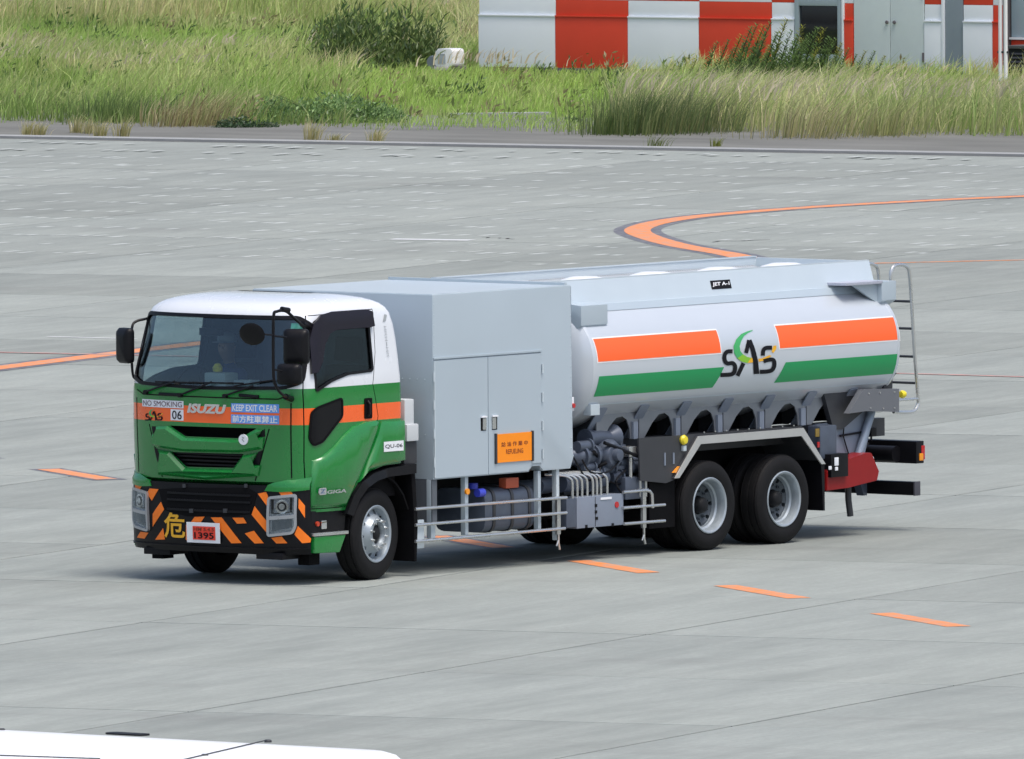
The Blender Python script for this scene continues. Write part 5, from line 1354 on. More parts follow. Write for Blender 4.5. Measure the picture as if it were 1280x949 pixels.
# bent vent pipe and small tap post by the doors
x_, y_, _z = world_of(U(1165), -.22)
vp = empty('vent_pipe', (x_, y_, 0), math.atan2(be[1], be[0]), 'grey hooped vent pipe rising beside the grey service door', 'pipe')
g = G(); g.tube(smooth_path([(-.05, 0, -.1), (-.05, 0, .18), (-.03, 0, .26), (.02, 0, .27), (.05, 0, .2), (.05, 0, .06)], 4), .022, 8); g.done('pipe_loop', mat('pipe_grey', (.28, .32, .33), .5), vp); g = G(); g.cyl((-.05, 0, .0), .05, -.1, .05, 2, 12); g.done('pipe_collar', PLN, vp)
x_, y_, _z = world_of(U(1141), -.25)
tp = empty('tap_post', (x_, y_, 0), math.atan2(be[1], be[0]), 'short grey tap post in front of the pale double door', 'tap')
g = G(); g.tube([(0, 0, -.1), (0, 0, .12)], .035, 8); g.done('post', PLN, tp); g = G(); g.tube([(.02, 0, .13), (-.06, 0, .15), (-.07, 0, .12)], .022, 8); g.done('spout', DKGREY, tp)

# white hooded lamp unit on the grass
x_, y_ = GND(562, 91)
lu = empty('ground_light_unit', (x_, y_, 0), math.atan2(be[1], be[0]), 'white hooded light unit on short legs standing in the grass', 'light unit')
g = G(); g.prism(round_poly([(-.20, .12), (.20, .12), (.19, .46), (-.18, .46)], .07, 3), 1, -.22, .22, bev=.02); hd = g.done('hood', WHITE, lu)
g = G(); g.box(-.12, .05, -.235, -.221, .18, .36, bev=.02); g.done('hood_panel', mat('hood_grey', (.45, .5, .56), .5), hd)
g = G(); g.box(-.24, .12, -.26, .20, .05, .118, bev=.015); g.done('base_tray', mat('tray_pale', (.55, .5, .52), .6), lu)
for dx, dy in ((-.2, -.2), (.2, -.2), (-.2, .2), (.2, .2)):
    g = G(); g.tube([(dx, dy, -.1), (dx, dy, .06)], .025, 8); g.done('leg', PLN, lu)
g = G(); g.lathe([(0, -.03), (.11, -.03), (.12, 0), (.11, .03), (0, .03)], (-.36, -.02, .20), 1, 20); g.tube([(-.36, 0, .2), (-.2, 0, .13)], .02, 6); g.tube([(-.36, 0, .1), (-.36, 0, -.1)], .02, 6); g.done('round_reflector', mat('reflector_grey', (.16, .19, .22), .5), lu)
g = G(); g.box(.14, .30, -.1, .12, .02, .14, bev=.02); g.done('junction_box', PLN, lu)

# ================================================================== white bus in the foreground (its roof shows)
bus = empty('airport_bus', (-50.5, -35.83, 0), 0, 'white airport bus in the foreground, only its pale roof showing', 'bus')
BL, BWD = 4.6, 1.25
pl_ = round_poly([(-BWD, -BL), (BWD, -BL), (BWD, BL), (-BWD, BL)], .26, 6)
BUSW = mat('bus_white', (.80, .82, .84), .4, coat=.2, var=.02)
g = G(); k = len(pl_); vs = []
lv = [(.35, 1.0, 1.0), (2.82, 1.0, 1.0), (2.92, .985, .996), (2.975, .95, .985), (3.0, .90, .972)]
for z_, sx, sy in lv: vs += [(p[0]*sx, p[1]*sy, z_) for p in pl_]
fs = [tuple(range(k))[::-1], tuple(range((len(lv)-1)*k, len(lv)*k))]
for r_ in range(len(lv)-1): fs += [(r_*k+i, r_*k+(i+1) % k, (r_+1)*k+(i+1) % k, (r_+1)*k+i) for i in range(k)]
g.raw(vs, fs); body = g.done('body', BUSW, bus, 50)
for s in (-1, 1):
    for q in range(5):
        y0 = -BL+.7+q*1.62; g = G(); g.box(min(s*1.245, s*1.262), max(s*1.245, s*1.262), y0, y0+1.45, 1.35, 2.35, bev=.006); g.done('window', DARKG, body)
    for yc in (-2.9, 2.6):
        g = G(); g.lathe([(0, -.14), (.28, -.14), (.46, -.12), (.48, -.06), (.48, .08), (0, .08)], (s*1.12, yc, .48), 0, 28); g.done('wheel', RUBBER, bus)
g = G(); g.box(-1.0, 1.0, -BL-.012, -BL+.004, 1.3, 2.5, bev=.005); g.done('rear_window', DARKG, body); g = G(); g.box(-1.05, 1.05, BL-.004, BL+.012, 1.0, 2.6, bev=.005); g.done('windscreen', DARKG, body)
def bz(p, h=.004): return Vector((p[0]+50.5, p[1]+35.83, 3.0+h))
for pa, pb in ((GND(335, 926, 3.0), GND(215, 954, 3.0)), (GND(-40, 944, 3.0), GND(125, 949.5, 3.0))):
    a, b = bz(pa, .006), bz(pb, .006); g = G(); g.tube([a, b], .0045, 6); g.done('roof_seam', DKGREY, body)
for px, py in ((335, 926.5), (256, 944.5), (2, 912.5)):
    p = bz(GND(px, py, 3.0)); g = G(); g.lathe([(0, .008), (.018, .007), (.026, 0), (.026, -.012), (0, -.012)], tuple(p), 2, 12); g.done('roof_knob', DKGREY, body)
a = bz(GND(156, 917.5, 3.0)); g = G(); g.prism(round_poly([(-.06, -.17), (.06, -.17), (.06, .17), (-.06, .17)], .05, 3), 2, -.012, .0); o = g.done('roof_vent', CHASSIS, body); o.location = a+Vector((.03, 0, 0))

# ================================================================== grass, weeds and shrubs
BLADE = blade_mat('grass_blades')
def blades(name, pos, h, lean, wd, tint, tip=None, kind='stuff', parent=None, label=None, mat_=None):
    """pos (n,3), h (n), lean (n,2) tip offset, wd (n), tint (n,3): one mesh of tapering two-piece blades"""
    n = len(pos); an = rng.uniform(0, 2*np.pi, n); side = np.c_[np.cos(an), np.sin(an), np.zeros(n)]*wd[:, None]/2
    up = np.zeros((n, 3)); up[:, 2] = h; l3 = np.c_[lean, np.zeros(n)]
    mid_ = pos+up*.58+l3*.30; tipp = pos+up+l3
    v = np.empty((n, 5, 3)); v[:, 0] = pos-side; v[:, 1] = pos+side; v[:, 2] = mid_+side*.8; v[:, 3] = mid_-side*.8; v[:, 4] = tipp
    me = bpy.data.meshes.new(name); me.vertices.add(n*5); me.vertices.foreach_set('co', v.ravel())
    me.loops.add(n*7); me.polygons.add(n*2)
    base = (np.arange(n)*5)[:, None]
    me.loops.foreach_set('vertex_index', (base+np.array([0, 1, 2, 3, 3, 2, 4])).ravel().astype(np.int32))
    st = np.empty((n, 2), np.int32); st[:, 0] = np.arange(n)*7; st[:, 1] = st[:, 0]+4
    me.polygons.foreach_set('loop_start', st.ravel())
    at = me.attributes.new('tint', 'FLOAT_COLOR', 'POINT'); c = np.ones((n, 5, 4)); c[:, :, :3] = tint[:, None, :]
    if tip is not None: c[:, 4, :3] = tip; c[:, 2:4, :3] = .5*(tint+tip)[:, None, :]
    at.data.foreach_set('color', c.ravel()); me.update(calc_edges=True); me.validate()
    me.materials.append(mat_ or BLADE)
    o = bpy.data.objects.new(name, me); link(o, parent)
    if kind: o['kind'] = kind
    return o
def vnoise(x, y, s, seed):
    """smooth value noise"""
    r = np.random.default_rng(seed).random((64, 64)); u, v_ = x/s, y/s; i, j = np.floor(u).astype(int), np.floor(v_).astype(int); f, g_ = u-i, v_-j
    f = f*f*(3-2*f); g_ = g_*g_*(3-2*g_); q = lambda a, b: r[a % 64, b % 64]
    return (q(i, j)*(1-f)+q(i+1, j)*f)*(1-g_)+(q(i, j+1)*(1-f)+q(i+1, j+1)*f)*g_
gmid = (GR_A+GR_B)/2
right = gre                                     # along the grass edge, to the right in the picture
def field_points(n, t0, t1, marg=4.0):
    """random points of the grass strip: s along the edge, t behind it; only the wedge that can be seen"""
    t = rng.uniform(t0, t1, n); half = 10.0+t*.035+marg; s = rng.uniform(-1, 1, n)*half
    off = t*.50                                 # the view drifts along the edge with depth
    p = gmid[None]+right[None]*s[:, None]+(grn[None])*t[:, None]
    # recentre each point on the viewing wedge
    ctr = np.array([GND(640, 165)])
    return p, s, t
view2 = fw[:2]/np.linalg.norm(fw[:2]); vr2 = cr[:2]/np.linalg.norm(cr[:2])
def wedge_points(n, d0, d1, marg=5.0):
    """points spread over the viewing wedge between two distances; a = across (-1..1), t = metres behind the grass edge"""
    d = np.sqrt(rng.uniform(d0**2, d1**2, n)); a = rng.uniform(-1, 1, n)*(1+marg/(d*640/FPX))
    p = C0[:2][None]+view2[None]*d[:, None]+vr2[None]*(a*d*640/FPX)[:, None]
    t = (p-gmid[None])@grn
    return p, a, t
def in_building(p, pad=.12):
    q = p-B0[None]; x = q@be; y = q@bn
    return (x > -pad) & (x < LB+pad) & (y > -pad-.25*(x > 7.9)) & (y < 7.2)
WIND = vr2*1.0
def mixc(a, b, f): return np.array(a)[None]*(1-f)[:, None]+np.array(b)[None]*f[:, None]
GREENS, FRESH, STRAW, BROWN, DEEP = (.19, .29, .07), (.31, .475, .095), (.66, .59, .34), (.48, .38, .23), (.035, .075, .018)
N = 280000
p, a, t = wedge_points(N, 283, 402)
keep = (t > -.2) & ~in_building(p); p, a, t = p[keep], a[keep], t[keep]
n1 = vnoise(p@vr2+500, p@view2, 2.2, 1); n2 = vnoise(p@vr2+500, p@view2, .9, 2); n3 = vnoise(p@vr2+500, p@view2*.35, 3.5, 3)
edge_n = vnoise(p@vr2+500, p@view2, 1.1, 9)
fr_n = vnoise(p@vr2+500, p@view2, .55, 31)
keep = (t > .2+edge_n*1.6) | ((t > -.15) & (fr_n > .70)); p, a, t, n1, n2, n3 = p[keep], a[keep], t[keep], n1[keep], n2[keep], n3[keep]
h = .22+.22*n1; straw = .25+.5*(n3-.4)
tall = t > 43+6*n3-8*(a > -.1); h = np.where(tall, .55+.55*n1, h); straw = np.where(tall, .48+.7*(n2-.35), straw)
fresh = (t > 31+4*n3) & (t < 41+3*n1) & (a < -.35); h = np.where(fresh, .16+.1*n2, h); straw = np.where(fresh, .02, straw)
brown = (t > 18+3*n3) & (t < 31+3*n3); h = np.where(brown, .34+.28*n1, h); straw = np.where(brown, .30+.75*(n2-.30), straw)
front = (t < 16+3*n3) & (a < -.2); h = np.where(front, .22+.34*n1*n2*2, h); straw = np.where(front, .08+.45*(n3-.35), straw)
mown = (t < 11+3*n3) & (a >= -.32) & (a < .16); h = np.where(mown, .09+.10*n2, h); straw = np.where(mown, .14, straw)
rt = (a > .17+.05*n3) & (t < 20+3*n1); h = np.where(rt, np.clip(.78-.030*t, .26, 1)+.26*n1, h); straw = np.where(rt, .34+.85*(n2-.35), straw)
lite = (a > -.30) & (t > 9) & (t < 27) & (a < .3); h = np.where(lite & ~rt, .13+.16*n1, h); straw = np.where(lite & ~rt, .05+.5*(n2-.45), straw)
n4 = vnoise(p@vr2+500, p@view2, .38, 21); n5 = vnoise(p@vr2+500, p@view2*.5, 1.6, 22)
straw = np.clip(straw*.85+.55*(n5-.5)+rng.normal(0, .16, len(t)), 0, 1); h = h*rng.uniform(.5, 1.15, len(t))*(.62+.78*n4)
gcol = mixc(GREENS, FRESH, np.clip(n3*1.1-.1+.5*fresh+.35*mown+.35*lite, 0, 1)); gcol = gcol*(1-.35*(front & (n1 < .45)))[:, None]
col = gcol*(1-straw)[:, None]+(np.array(STRAW)[None]*(1-.5*n2)[:, None]+np.array(BROWN)[None]*(.5*n2)[:, None])*straw[:, None]
col *= 1.15*rng.uniform(.7, 1.3, (len(t), 1))
lean = (WIND[None]*rng.normal(.30, .30, len(t))[:, None]+rng.normal(0, .28, (len(t), 2)))*h[:, None]
tipc = np.clip(col*1.15+(straw*.035)[:, None], 0, 1)
pos = np.c_[p, np.full(len(t), -.10)]
blades('field_grass', pos, h+.08, lean, rng.uniform(.012, .030, len(t))*np.where(mown | fresh, .8, 1), col, tipc)
# pale seed heads that stand above the tall grass
M_ = 9000
p, a, t = wedge_points(M_*3, 283, 402); n1 = vnoise(p@vr2+500, p@view2, 2.2, 1); n3 = vnoise(p@vr2+500, p@view2*.35, 3.5, 3); n2 = vnoise(p@vr2+500, p@view2, 1.3, 5)
ok = (((t > 46) & (t < 110)) | ((a > .20) & (t > 1.5) & (t < 17)) | ((t > 20) & (t < 31) & (n2 > .5))) & ~in_building(p) & (rng.random(len(t)) < .25+n2)
p, a, t, n1 = p[ok], a[ok], t[ok], n1[ok]; hb = np.where(t > 40, .6+.5*n1, np.where(a > .2, np.clip(.85-.030*t, .3, 1)+.25*n1, .40+.2*n1)); k = len(t)
lb = (WIND[None]*rng.normal(.35, .15, k)[:, None]+rng.normal(0, .1, (k, 2)))*hb[:, None]
blades('seed_heads', np.c_[p+lb*.55, hb*.62-.05], hb*rng.uniform(.30, .5, k), lb*.8, rng.uniform(.020, .045, k), np.tile([[.66, .58, .42]], (k, 1))*rng.uniform(.75, 1.2, (k, 1)))

# leafy low ground cover on the front bank
def leaf_cloud(name, centre, rad, n, size, cols, parent=None, squash=1.0, long=2.2, up=.4):
    """a volume of small pointed leaves with an uneven outline"""
    d = rng.normal(0, 1, (n, 3)); d /= np.linalg.norm(d, axis=1)[:, None]; r = rng.uniform(.25, 1, n)**.6
    lump = .72+.5*vnoise(np.arctan2(d[:, 1], d[:, 0])*3+20, d[:, 2]*3+20, .8, int(rng.integers(1e6)))
    pos = d*(r*lump)[:, None]*np.array(rad)[None]; pos[:, 2] = np.abs(pos[:, 2])*squash
    pos += np.array(centre)[None]
    ax = rng.normal(0, 1, (n, 3)); ax[:, 2] = np.abs(ax[:, 2])*up+up; ax[:, :2] += WIND[None]*.3; ax /= np.linalg.norm(ax, axis=1)[:, None]
    sd_ = np.cross(ax, rng.normal(0, 1, (n, 3))); sd_ /= np.linalg.norm(sd_, axis=1)[:, None]
    L = size*rng.uniform(.6, 1.4, n)[:, None]
    v = np.stack([pos, pos+ax*L*.5+sd_*L/long/2, pos+ax*L, pos+ax*L*.5-sd_*L/long/2], 1)
    me = bpy.data.meshes.new(name); me.from_pydata(v.reshape(-1, 3).tolist(), [], (np.arange(n)[:, None]*4+np.arange(4)).tolist())
    at = me.attributes.new('tint', 'FLOAT_COLOR', 'POINT'); c = np.ones((n, 4, 4)); ci = np.array(cols)[rng.integers(0, len(cols), n)]*rng.uniform(.65, 1.35, (n, 1)); c[:, :, :3] = ci[:, None, :]
    at.data.foreach_set('color', c.ravel()); me.materials.append(BLADE); o = bpy.data.objects.new(name, me); link(o, parent); o['kind'] = 'stuff'; return o
def g3(px, py): x, y = GND(px, py); return x, y
DG = [(.07, .13, .045), (.11, .18, .06), (.17, .25, .08)]
LG = [(.17, .29, .10), (.24, .38, .13), (.32, .48, .18), (.12, .21, .08)]
def shrub(name, px, py, rad, n, size, cols, label, cat='shrub', group=None, stems=7, **kw):
    x, y = GND(px, py); e = empty(name, (x, y, -.1), 0, label, cat, group)
    leaf_cloud('foliage', (0, 0, .02), rad, n, size, cols, e, **kw)
    g = G()
    for k in range(stems):
        an = rng.uniform(0, 2*math.pi); rr = rng.uniform(.2, .7); tip = (math.cos(an)*rad[0]*rr, math.sin(an)*rad[1]*rr, rad[2]*rng.uniform(.6, .95))
        g.tube([(tip[0]*.1, tip[1]*.1, -.05), (tip[0]*.5, tip[1]*.5, tip[2]*.55), tip], .012, 5, rs=[.014, .010, .004])
    g.done('stems', mat('stem_green', (.06, .08, .03), .8), e); return e
def lobed_bush(name, px, py, lobes, cols, label, cat, long=5, up=1.0, stems=12):
    x, y = GND(px, py); e = empty(name, (x, y, -.1), 0, label, cat)
    for k, (du, dv, rx, rz, n, size) in enumerate(lobes):       # du across, dv back
        c = vr2*du+view2*dv; leaf_cloud('foliage', (c[0], c[1], .02), (rx, rx, rz), n, size, cols, e, long=long, up=up)
        for q in range(max(2, stems//len(lobes))):
            tip = Vector((c[0]+rng.normal(0, rx*.4), c[1]+rng.normal(0, rx*.4), rz*rng.uniform(.8, 1.15))); g = G()
            g.tube([(c[0], c[1], -.05), tip*.55+Vector((0, 0, .05)), tip], .012, 5, rs=[.013, .010, .004]); g.done('stem', STEMM, e)
    return e
STEMM = mat('stem_green', (.06, .08, .03), .8)
OG = DG+[(.17, .22, .05), (.22, .25, .06)]
lobed_bush('reed_bush', 470, 86, [(-.2, 0, .75, 1.30, 1500, .16), (.55, .1, .6, 1.2, 1000, .16), (-.85, .2, .5, 1.0, 650, .15), (.1, -.35, .7, .75, 900, .13), (1.0, .3, .35, .95, 360, .14), (-.5, .4, .6, 1.45, 600, .16)], DG+[(.13, .20, .06), (.22, .30, .09)], 'large dark green reed bush on the straw slope', 'bush')
lobed_bush('reed_bush', 408, 72, [(0, 0, .55, .85, 900, .14), (.4, .1, .4, 1.0, 700, .14), (-.45, .1, .35, .6, 400, .12)], OG, 'yellow tipped bush beside the large reed bush', 'bush')
lobed_bush('reed_bush', 524, 84, [(0, 0, .35, .7, 420, .13), (.3, 0, .25, .85, 260, .13)], OG, 'feathery green bush between the large reed bush and the light unit', 'bush', long=7, up=1.3)
lobed_bush('leafy_weed', 420, 151, [(-.6, 0, .6, .42, 1500, .075), (.1, .1, .7, .55, 2100, .075), (.8, 0, .5, .38, 1100, .07), (-1.1, .1, .4, .5, 800, .075)], LG, 'broad mound of pale green leafy weeds at the edge of the asphalt', 'weeds', long=2.6, up=.6)
lobed_bush('leafy_weed', 300, 157, [(0, 0, .35, .22, 520, .06), (.4, 0, .3, .16, 380, .05), (-.3, 0, .2, .18, 260, .05)], [(.045, .09, .04), (.07, .13, .055)], 'low dark creeping weed spilling onto the asphalt', 'weeds', long=1.8, up=.4)

# scattered broad-leaved weeds that break up the field
nw = 900; p, a, t = wedge_points(nw*2, 284, 390); ok = (t > .6) & ~in_building(p, .3); p, t, a = p[ok][:nw], t[ok][:nw], a[ok][:nw]
Vw, Cw = [], []
for q, tt in zip(p, t):
    n = 26; hh = rng.uniform(.15, .55)*(1.25 if tt > 40 else 1); rr = rng.uniform(.10, .30)
    d = rng.normal(0, 1, (n, 3)); d /= np.linalg.norm(d, axis=1)[:, None]; ps = d*np.array([rr, rr, hh])[None]*rng.uniform(.4, 1, (n, 1)); ps[:, 2] = np.abs(ps[:, 2]); ps[:, :2] += q[None]
    axv = d*.6+np.array([WIND[0]*.3, WIND[1]*.3, .7])[None]; axv /= np.linalg.norm(axv, axis=1)[:, None]; sdv = np.cross(axv, rng.normal(0, 1, (n, 3))); sdv /= np.linalg.norm(sdv, axis=1)[:, None]; L = rng.uniform(.07, .16, (n, 1))
    Vw.append(np.stack([ps, ps+axv*L*.5+sdv*L*.16, ps+axv*L, ps+axv*L*.5-sdv*L*.16], 1)); base = np.array(((.09, .16, .045), (.15, .24, .06), (.24, .32, .09), (.30, .27, .13))[int(rng.integers(4))]); Cw.append(base[None]*rng.uniform(.7, 1.35, (n, 1)))
Vw = np.concatenate(Vw); Cw = np.concatenate(Cw); me = bpy.data.meshes.new('field_weeds'); me.from_pydata(Vw.reshape(-1, 3).tolist(), [], (np.arange(len(Vw))[:, None]*4+np.arange(4)).tolist())
at = me.attributes.new('tint', 'FLOAT_COLOR', 'POINT'); c = np.ones((len(Vw), 4, 4)); c[:, :, :3] = Cw[:, None, :]; at.data.foreach_set('color', c.ravel()); me.materials.append(BLADE); o = bpy.data.objects.new('field_weeds', me); link(o); o['kind'] = 'stuff'

# single tufts of dry grass in cracks of the shoulder
TUFT = [(.56, .50, .28), (.46, .42, .20), (.36, .36, .15)]
def tuft(px, py, hh, label, n=90, spread=.16, cols=TUFT, group=None, name='grass_tuft', lean_=.25):
    x, y = GND(px, py, -.03); e = empty(name, (x, y, -.03), 0, label, 'grass tuft', group)
    q = rng.normal(0, spread*.35, (n, 2)); h_ = hh*rng.uniform(.5, 1.15, n)
    ln = (q/max(spread, .01)*.55+WIND[None]*lean_+rng.normal(0, .12, (n, 2)))*h_[:, None]
    ci = np.array(cols)[rng.integers(0, len(cols), n)]*rng.uniform(.7, 1.25, (n, 1))
    blades('grass_blades', np.c_[q, np.full(n, -.02)], h_, ln, rng.uniform(.008, .018, n), ci, np.clip(ci*1.2, 0, 1), kind='stuff', parent=e)
    return e
lab = 'dry straw coloured grass tuft growing in a crack of the asphalt shoulder'
for px, py, hh in ((35, 169, .28), (48, 169, .25), (97, 166, .32), (125, 171, .34), (153, 172, .40), (110, 167, .26), (390, 177, .42), (470, 178, .30), (418, 176, .15)):
    tuft(px, py, hh, lab, group='dry tufts on the asphalt shoulder')
BRN = TUFT+[(.24, .18, .09)]
tuft(250, 157, .72, 'tall arching clump of brown grass beside the dark creeping weed', 300, 1.0, BRN, lean_=.5)
tuft(215, 158, .50, 'shorter brown grass clump next to the tall arching brown clump', 200, .8, BRN, lean_=.5)
tuft(150, 152, .62, 'dark green sedge clump behind the row of dry straw tufts', 420, 1.3, [(.11, .18, .05), (.17, .25, .07), (.24, .31, .1)], name='sedge_clump')
tuft(800, 167, .85, 'dark dense sedge clump where the tall grass begins', 750, 1.5, [(.10, .15, .05), (.15, .21, .07), (.26, .29, .11)], name='sedge_clump')
tuft(858, 165, .80, 'grey green sedge clump next to the dark dense one', 620, 1.4, [(.14, .19, .07), (.21, .26, .10), (.33, .33, .16)], name='sedge_clump')
tuft(765, 168, .45, 'low green sedge tuft at the start of the tall grass', 260, .8, [(.09, .15, .04), (.16, .22, .06)], name='sedge_clump')
tuft(1010, 172, .80, 'pale arching pampas clump leaning over the edge of the asphalt', 330, 1.3, TUFT+[(.20, .23, .08), (.40, .36, .2)], lean_=.45)
tuft(1100, 170, .70, 'shorter olive grass clump beside the pale arching pampas clump', 260, 1.2, [(.28, .31, .12), (.44, .42, .2)], lean_=.4)
tuft(820, 185, .25, 'thin green tuft on the asphalt near the sedge', 60, .22, [(.16, .20, .05)], lean_=.5); tuft(895, 183, .18, 'tiny yellow green tuft alone on the asphalt', 50, .12, [(.22, .25, .05)])
# goldenrod weeds in front of the wall
def weed_mesh(seed, hh, yellow):
    r = np.random.default_rng(seed); V, Fc, Ct = [], [], []
    n = 130
    for k in range(n):
        z = hh*(.12+.88*(k/n)); an = k*2.4+r.uniform(-.3, .3); L = (.17*(1-.62*k/n))*r.uniform(.7, 1.2); base = np.array([.22*z*z*vr2[0]*.9, .22*z*z*vr2[1]*.9, z])
        dr_ = np.array([math.cos(an), math.sin(an), .75]); dr_ /= np.linalg.norm(dr_); sdv = np.array([-math.sin(an), math.cos(an), 0])*L*.11
        i = len(V); V += [base-sdv*.2, base+dr_*L*.5+sdv, base+dr_*L, base+dr_*L*.5-sdv]; Fc.append((i, i+1, i+2, i+3))
        c = np.array((.12, .20, .06)) if not (yellow and k > n*.72) else np.array((.26, .28, .05)); c = c*r.uniform(.7, 1.5); Ct += [c]*4
    for k in range(6):
        z0, z1 = hh*k/6, hh*(k+1)/6; w_ = .010*(1-.1*k)
        b0 = np.array([.2*z0*z0*vr2[0], .2*z0*z0*vr2[1], z0]); b1 = np.array([.2*z1*z1*vr2[0], .2*z1*z1*vr2[1], z1])
        for sdv in (np.array([w_, 0, 0]), np.array([0, w_, 0])):
            i = len(V); V += [b0-sdv, b0+sdv, b1+sdv, b1-sdv]; Fc.append((i, i+1, i+2, i+3)); Ct += [np.array((.05, .06, .02))]*4
    me = bpy.data.meshes.new('goldenrod_weed'); me.from_pydata([tuple(v) for v in V], [], Fc)
    at = me.attributes.new('tint', 'FLOAT_COLOR', 'POINT'); c = np.ones((len(V), 4)); c[:, :3] = np.array(Ct); at.data.foreach_set('color', c.ravel().tolist()); me.materials.append(BLADE); return me
WM = [weed_mesh(k, 1.0, k % 3 == 0) for k in range(6)]
random.seed(3)
spots = []
for px, top in ((780, 92), (828, 80), (846, 75), (862, 72), (885, 50), (898, 48), (915, 42), (925, 32), (932, 28), (940, 30), (948, 26), (958, 38), (968, 22), (975, 36), (984, 42), (990, 30), (1000, 40), (1008, 32), (1016, 34), (1024, 44), (1034, 46), (1042, 52), (1050, 58), (1062, 66), (1072, 62), (1084, 62), (1090, 82), (1098, 68), (1106, 84), (905, 60), (920, 58), (937, 52), (953, 55), (965, 50), (978, 58), (995, 55), (1012, 58), (1028, 62), (870, 80), (890, 74), (670, 74), (678, 78), (655, 78)):
    spots.append((px, top))
for k in range(26): spots.append((random.uniform(900, 1045), random.uniform(44, 78)))
for k, (px, top) in enumerate(spots):
    base_py = 112+random.uniform(-6, 6) if px > 700 else 100
    x, y = GND(px-5, base_py); s = FPX/np.linalg.norm(np.array([x, y, 0])-C0); hgt_ = max(.2, (base_py-top)/s+.05)
    o = bpy.data.objects.new('goldenrod_weed', WM[k % 6]); link(o); o.location = (x, y, -.08); o.scale = (1.35*hgt_**.7, 1.35*hgt_**.7, hgt_); o.rotation_euler = (0, 0, random.uniform(-.4, .4))
    tag(o, 'leafy goldenrod stalk standing in tall grass in front of the striped wall', 'weed', 'goldenrod stalks by the striped wall')
# bare twig-like sapling beside the light unit
x, y = GND(540, 92); sp_ = empty('young_reed', (x, y, -.1), 0, 'thin leaning reed stalk with narrow leaves above the light unit', 'reed')
g = G(); g.tube([(0, 0, 0), (vr2[0]*.05, vr2[1]*.05, .5), (vr2[0]*.2, vr2[1]*.2, 1.1)], .014, 5, rs=[.016, .012, .006]); g.done('stem', mat('reed_stem', (.06, .09, .03), .8), sp_)
g = G()
for k in range(9):
    z = .35+k*.09; an = k*2.1; b = Vector((vr2[0]*.15*z, vr2[1]*.15*z, z)); t_ = b+Vector((math.cos(an)*.22+vr2[0]*.1, math.sin(an)*.22+vr2[1]*.1, .2))
    g.tube([b, b.lerp(t_, .5)+Vector((0, 0, .04)), t_], .01, 4, rs=[.010, .014, .002])
g.done('leaves', mat('reed_leaf', (.07, .12, .03), .7), sp_)
# concrete cable cover showing in the mown grass
x, y = GND(625, 143); cc = G(); cc.box(-.9, .9, -.12, .12, -.1, .03, bev=.01); o = cc.done('cable_cover', KERB); o.location = (x, y, 0); o.rotation_euler = (0, 0, math.atan2(be[1], be[0])+R(40)); tag(o, 'pale concrete cable cover strip lying in the short grass', 'cable cover')

# ================================================================== driver
def skin_body(name, joints, edges, mats, pick, parent):
    me = bpy.data.meshes.new(name); names = list(joints); ix = {k: i for i, k in enumerate(names)}
    me.from_pydata([joints[k][0] for k in names], [(ix[a], ix[b]) for a, b in edges], [])
    o = bpy.data.objects.new(name, me); link(o)
    md = o.modifiers.new('skin', 'SKIN'); md.use_smooth_shade = True
    if not me.skin_vertices: me.attributes
    for i, k in enumerate(names):
        sv_ = me.skin_vertices[0].data[i]; r_ = joints[k][1]; sv_.radius = r_ if isinstance(r_, tuple) else (r_, r_); sv_.use_root = (i == 0)
    sb = o.modifiers.new('sub', 'SUBSURF'); sb.levels = 2; sb.render_levels = 2
    bpy.context.view_layer.update()
    m2 = bpy.data.meshes.new_from_object(o.evaluated_get(bpy.context.evaluated_depsgraph_get())); drop(o)
    for k in mats: m2.materials.append(k)
    for f in m2.polygons: f.material_index = pick(f.center); f.use_smooth = True
    q = bpy.data.objects.new(name, m2); return link(q, parent)
SKINM = mat('skin_tone', (.42, .25, .17), .6, var=.06); BLUEC = mat('blue_work_cloth', (.045, .075, .22), .85, var=.2); CAPM = mat('cap_cloth', (.30, .33, .36), .8, var=.1)
y0 = .70
drv = empty('person', (-.12, y0, 1.62), 0, 'person in blue work clothes and pale cap, driving the green truck', 'person')
J = {'pelvis': ((-.02, 0, .06), (.15, .12)), 'waist': ((.03, 0, .22), (.14, .10)), 'chest': ((.05, 0, .42), (.16, .11)), 'neck0': ((.04, 0, .55), (.075, .075)), 'neck': ((.01, 0, .62), (.052, .052)),
     'head0': ((-.02, 0, .70), (.078, .085)), 'head1': ((-.025, 0, .80), (.085, .10)), 'head2': ((-.015, 0, .87), (.06, .07)), 'nose': ((-.125, 0, .755), (.012, .012))}
E = [('pelvis', 'waist'), ('waist', 'chest'), ('chest', 'neck0'), ('neck0', 'neck'), ('neck', 'head0'), ('head0', 'head1'), ('head1', 'head2'), ('head0', 'nose')]
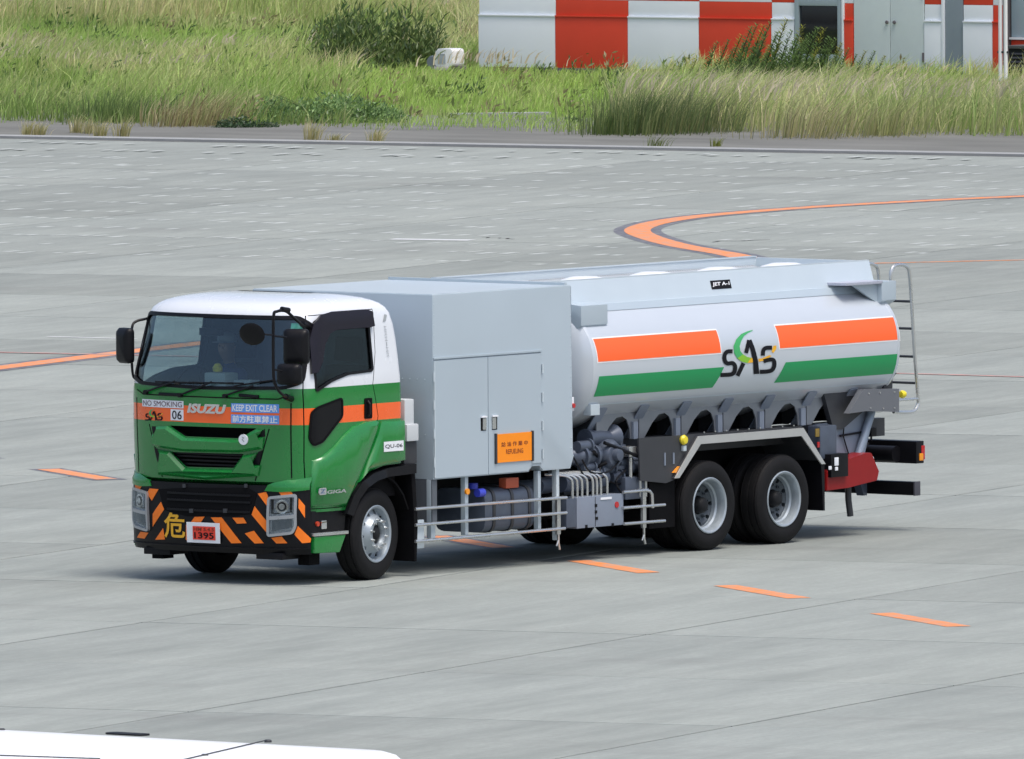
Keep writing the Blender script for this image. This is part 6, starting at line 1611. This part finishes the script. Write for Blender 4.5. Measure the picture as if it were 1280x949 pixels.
for s, n_ in ((-1, 'l'), (1, 'r')):
    wy = s*.17
    J.update({'sh'+n_: ((.05, s*.17, .48), .065), 'el'+n_: ((-.22, s*.27, .27), .048), 'wr'+n_: ((-.54, wy*1.12, .36), .030), 'pm'+n_: ((-.60, wy*1.08, .385), (.036, .022)),
              'hip'+n_: ((-.10, s*.09, .06), .085), 'kn'+n_: ((-.52, s*.13, .10), .062), 'an'+n_: ((-.72, s*.12, -.28), .042), 'to'+n_: ((-.88, s*.12, -.32), .038)})
    E += [('chest', 'sh'+n_), ('sh'+n_, 'el'+n_), ('el'+n_, 'wr'+n_), ('wr'+n_, 'pm'+n_), ('pelvis', 'hip'+n_), ('hip'+n_, 'kn'+n_), ('kn'+n_, 'an'+n_), ('an'+n_, 'to'+n_)]
    for k, (dy, L) in enumerate(((-.030, .045), (-.010, .052), (.010, .050), (.030, .040))):
        J['f%d%s' % (k, n_)] = ((-.635, wy*1.08+dy, .405), .0095); J['g%d%s' % (k, n_)] = ((-.655, wy*1.08+dy, .405-L*.6), .0085)
        E += [('pm'+n_, 'f%d%s' % (k, n_)), ('f%d%s' % (k, n_), 'g%d%s' % (k, n_))]
    J['th'+n_] = ((-.60, wy*1.08-s*.042, .372), .011); J['ti'+n_] = ((-.625, wy*1.08-s*.056, .352), .009); E += [('pm'+n_, 'th'+n_), ('th'+n_, 'ti'+n_)]
def pick(c): return 0 if (c.z > .60 or (c.x < -.56 and c.z > .28)) else 1
skin_body('body', J, E, [SKINM, BLUEC], pick, drv)
g = G(); g.lathe([(.098, .0), (.104, .03), (.095, .07), (.06, .10), (0, .112)], (-.02, 0, .815), 2, 20); g.prism(round_poly([(-.20, -.075), (-.08, -.085), (-.08, .085), (-.20, .075)], .04, 3), 2, .818, .828); g.done('cap', CAPM, drv)
for s in (-1, 1):
    g = G(); g.lathe([(0, -.008), (.008, 0), (0, .008)], (-.100, s*.034, .782), 0, 8); g.done('eye', INK, drv)
    g = G(); g.lathe([(0, -.012), (.022, 0), (0, .012)], (-.01, s*.092, .77), 1, 8); g.done('ear', SKINM, drv)
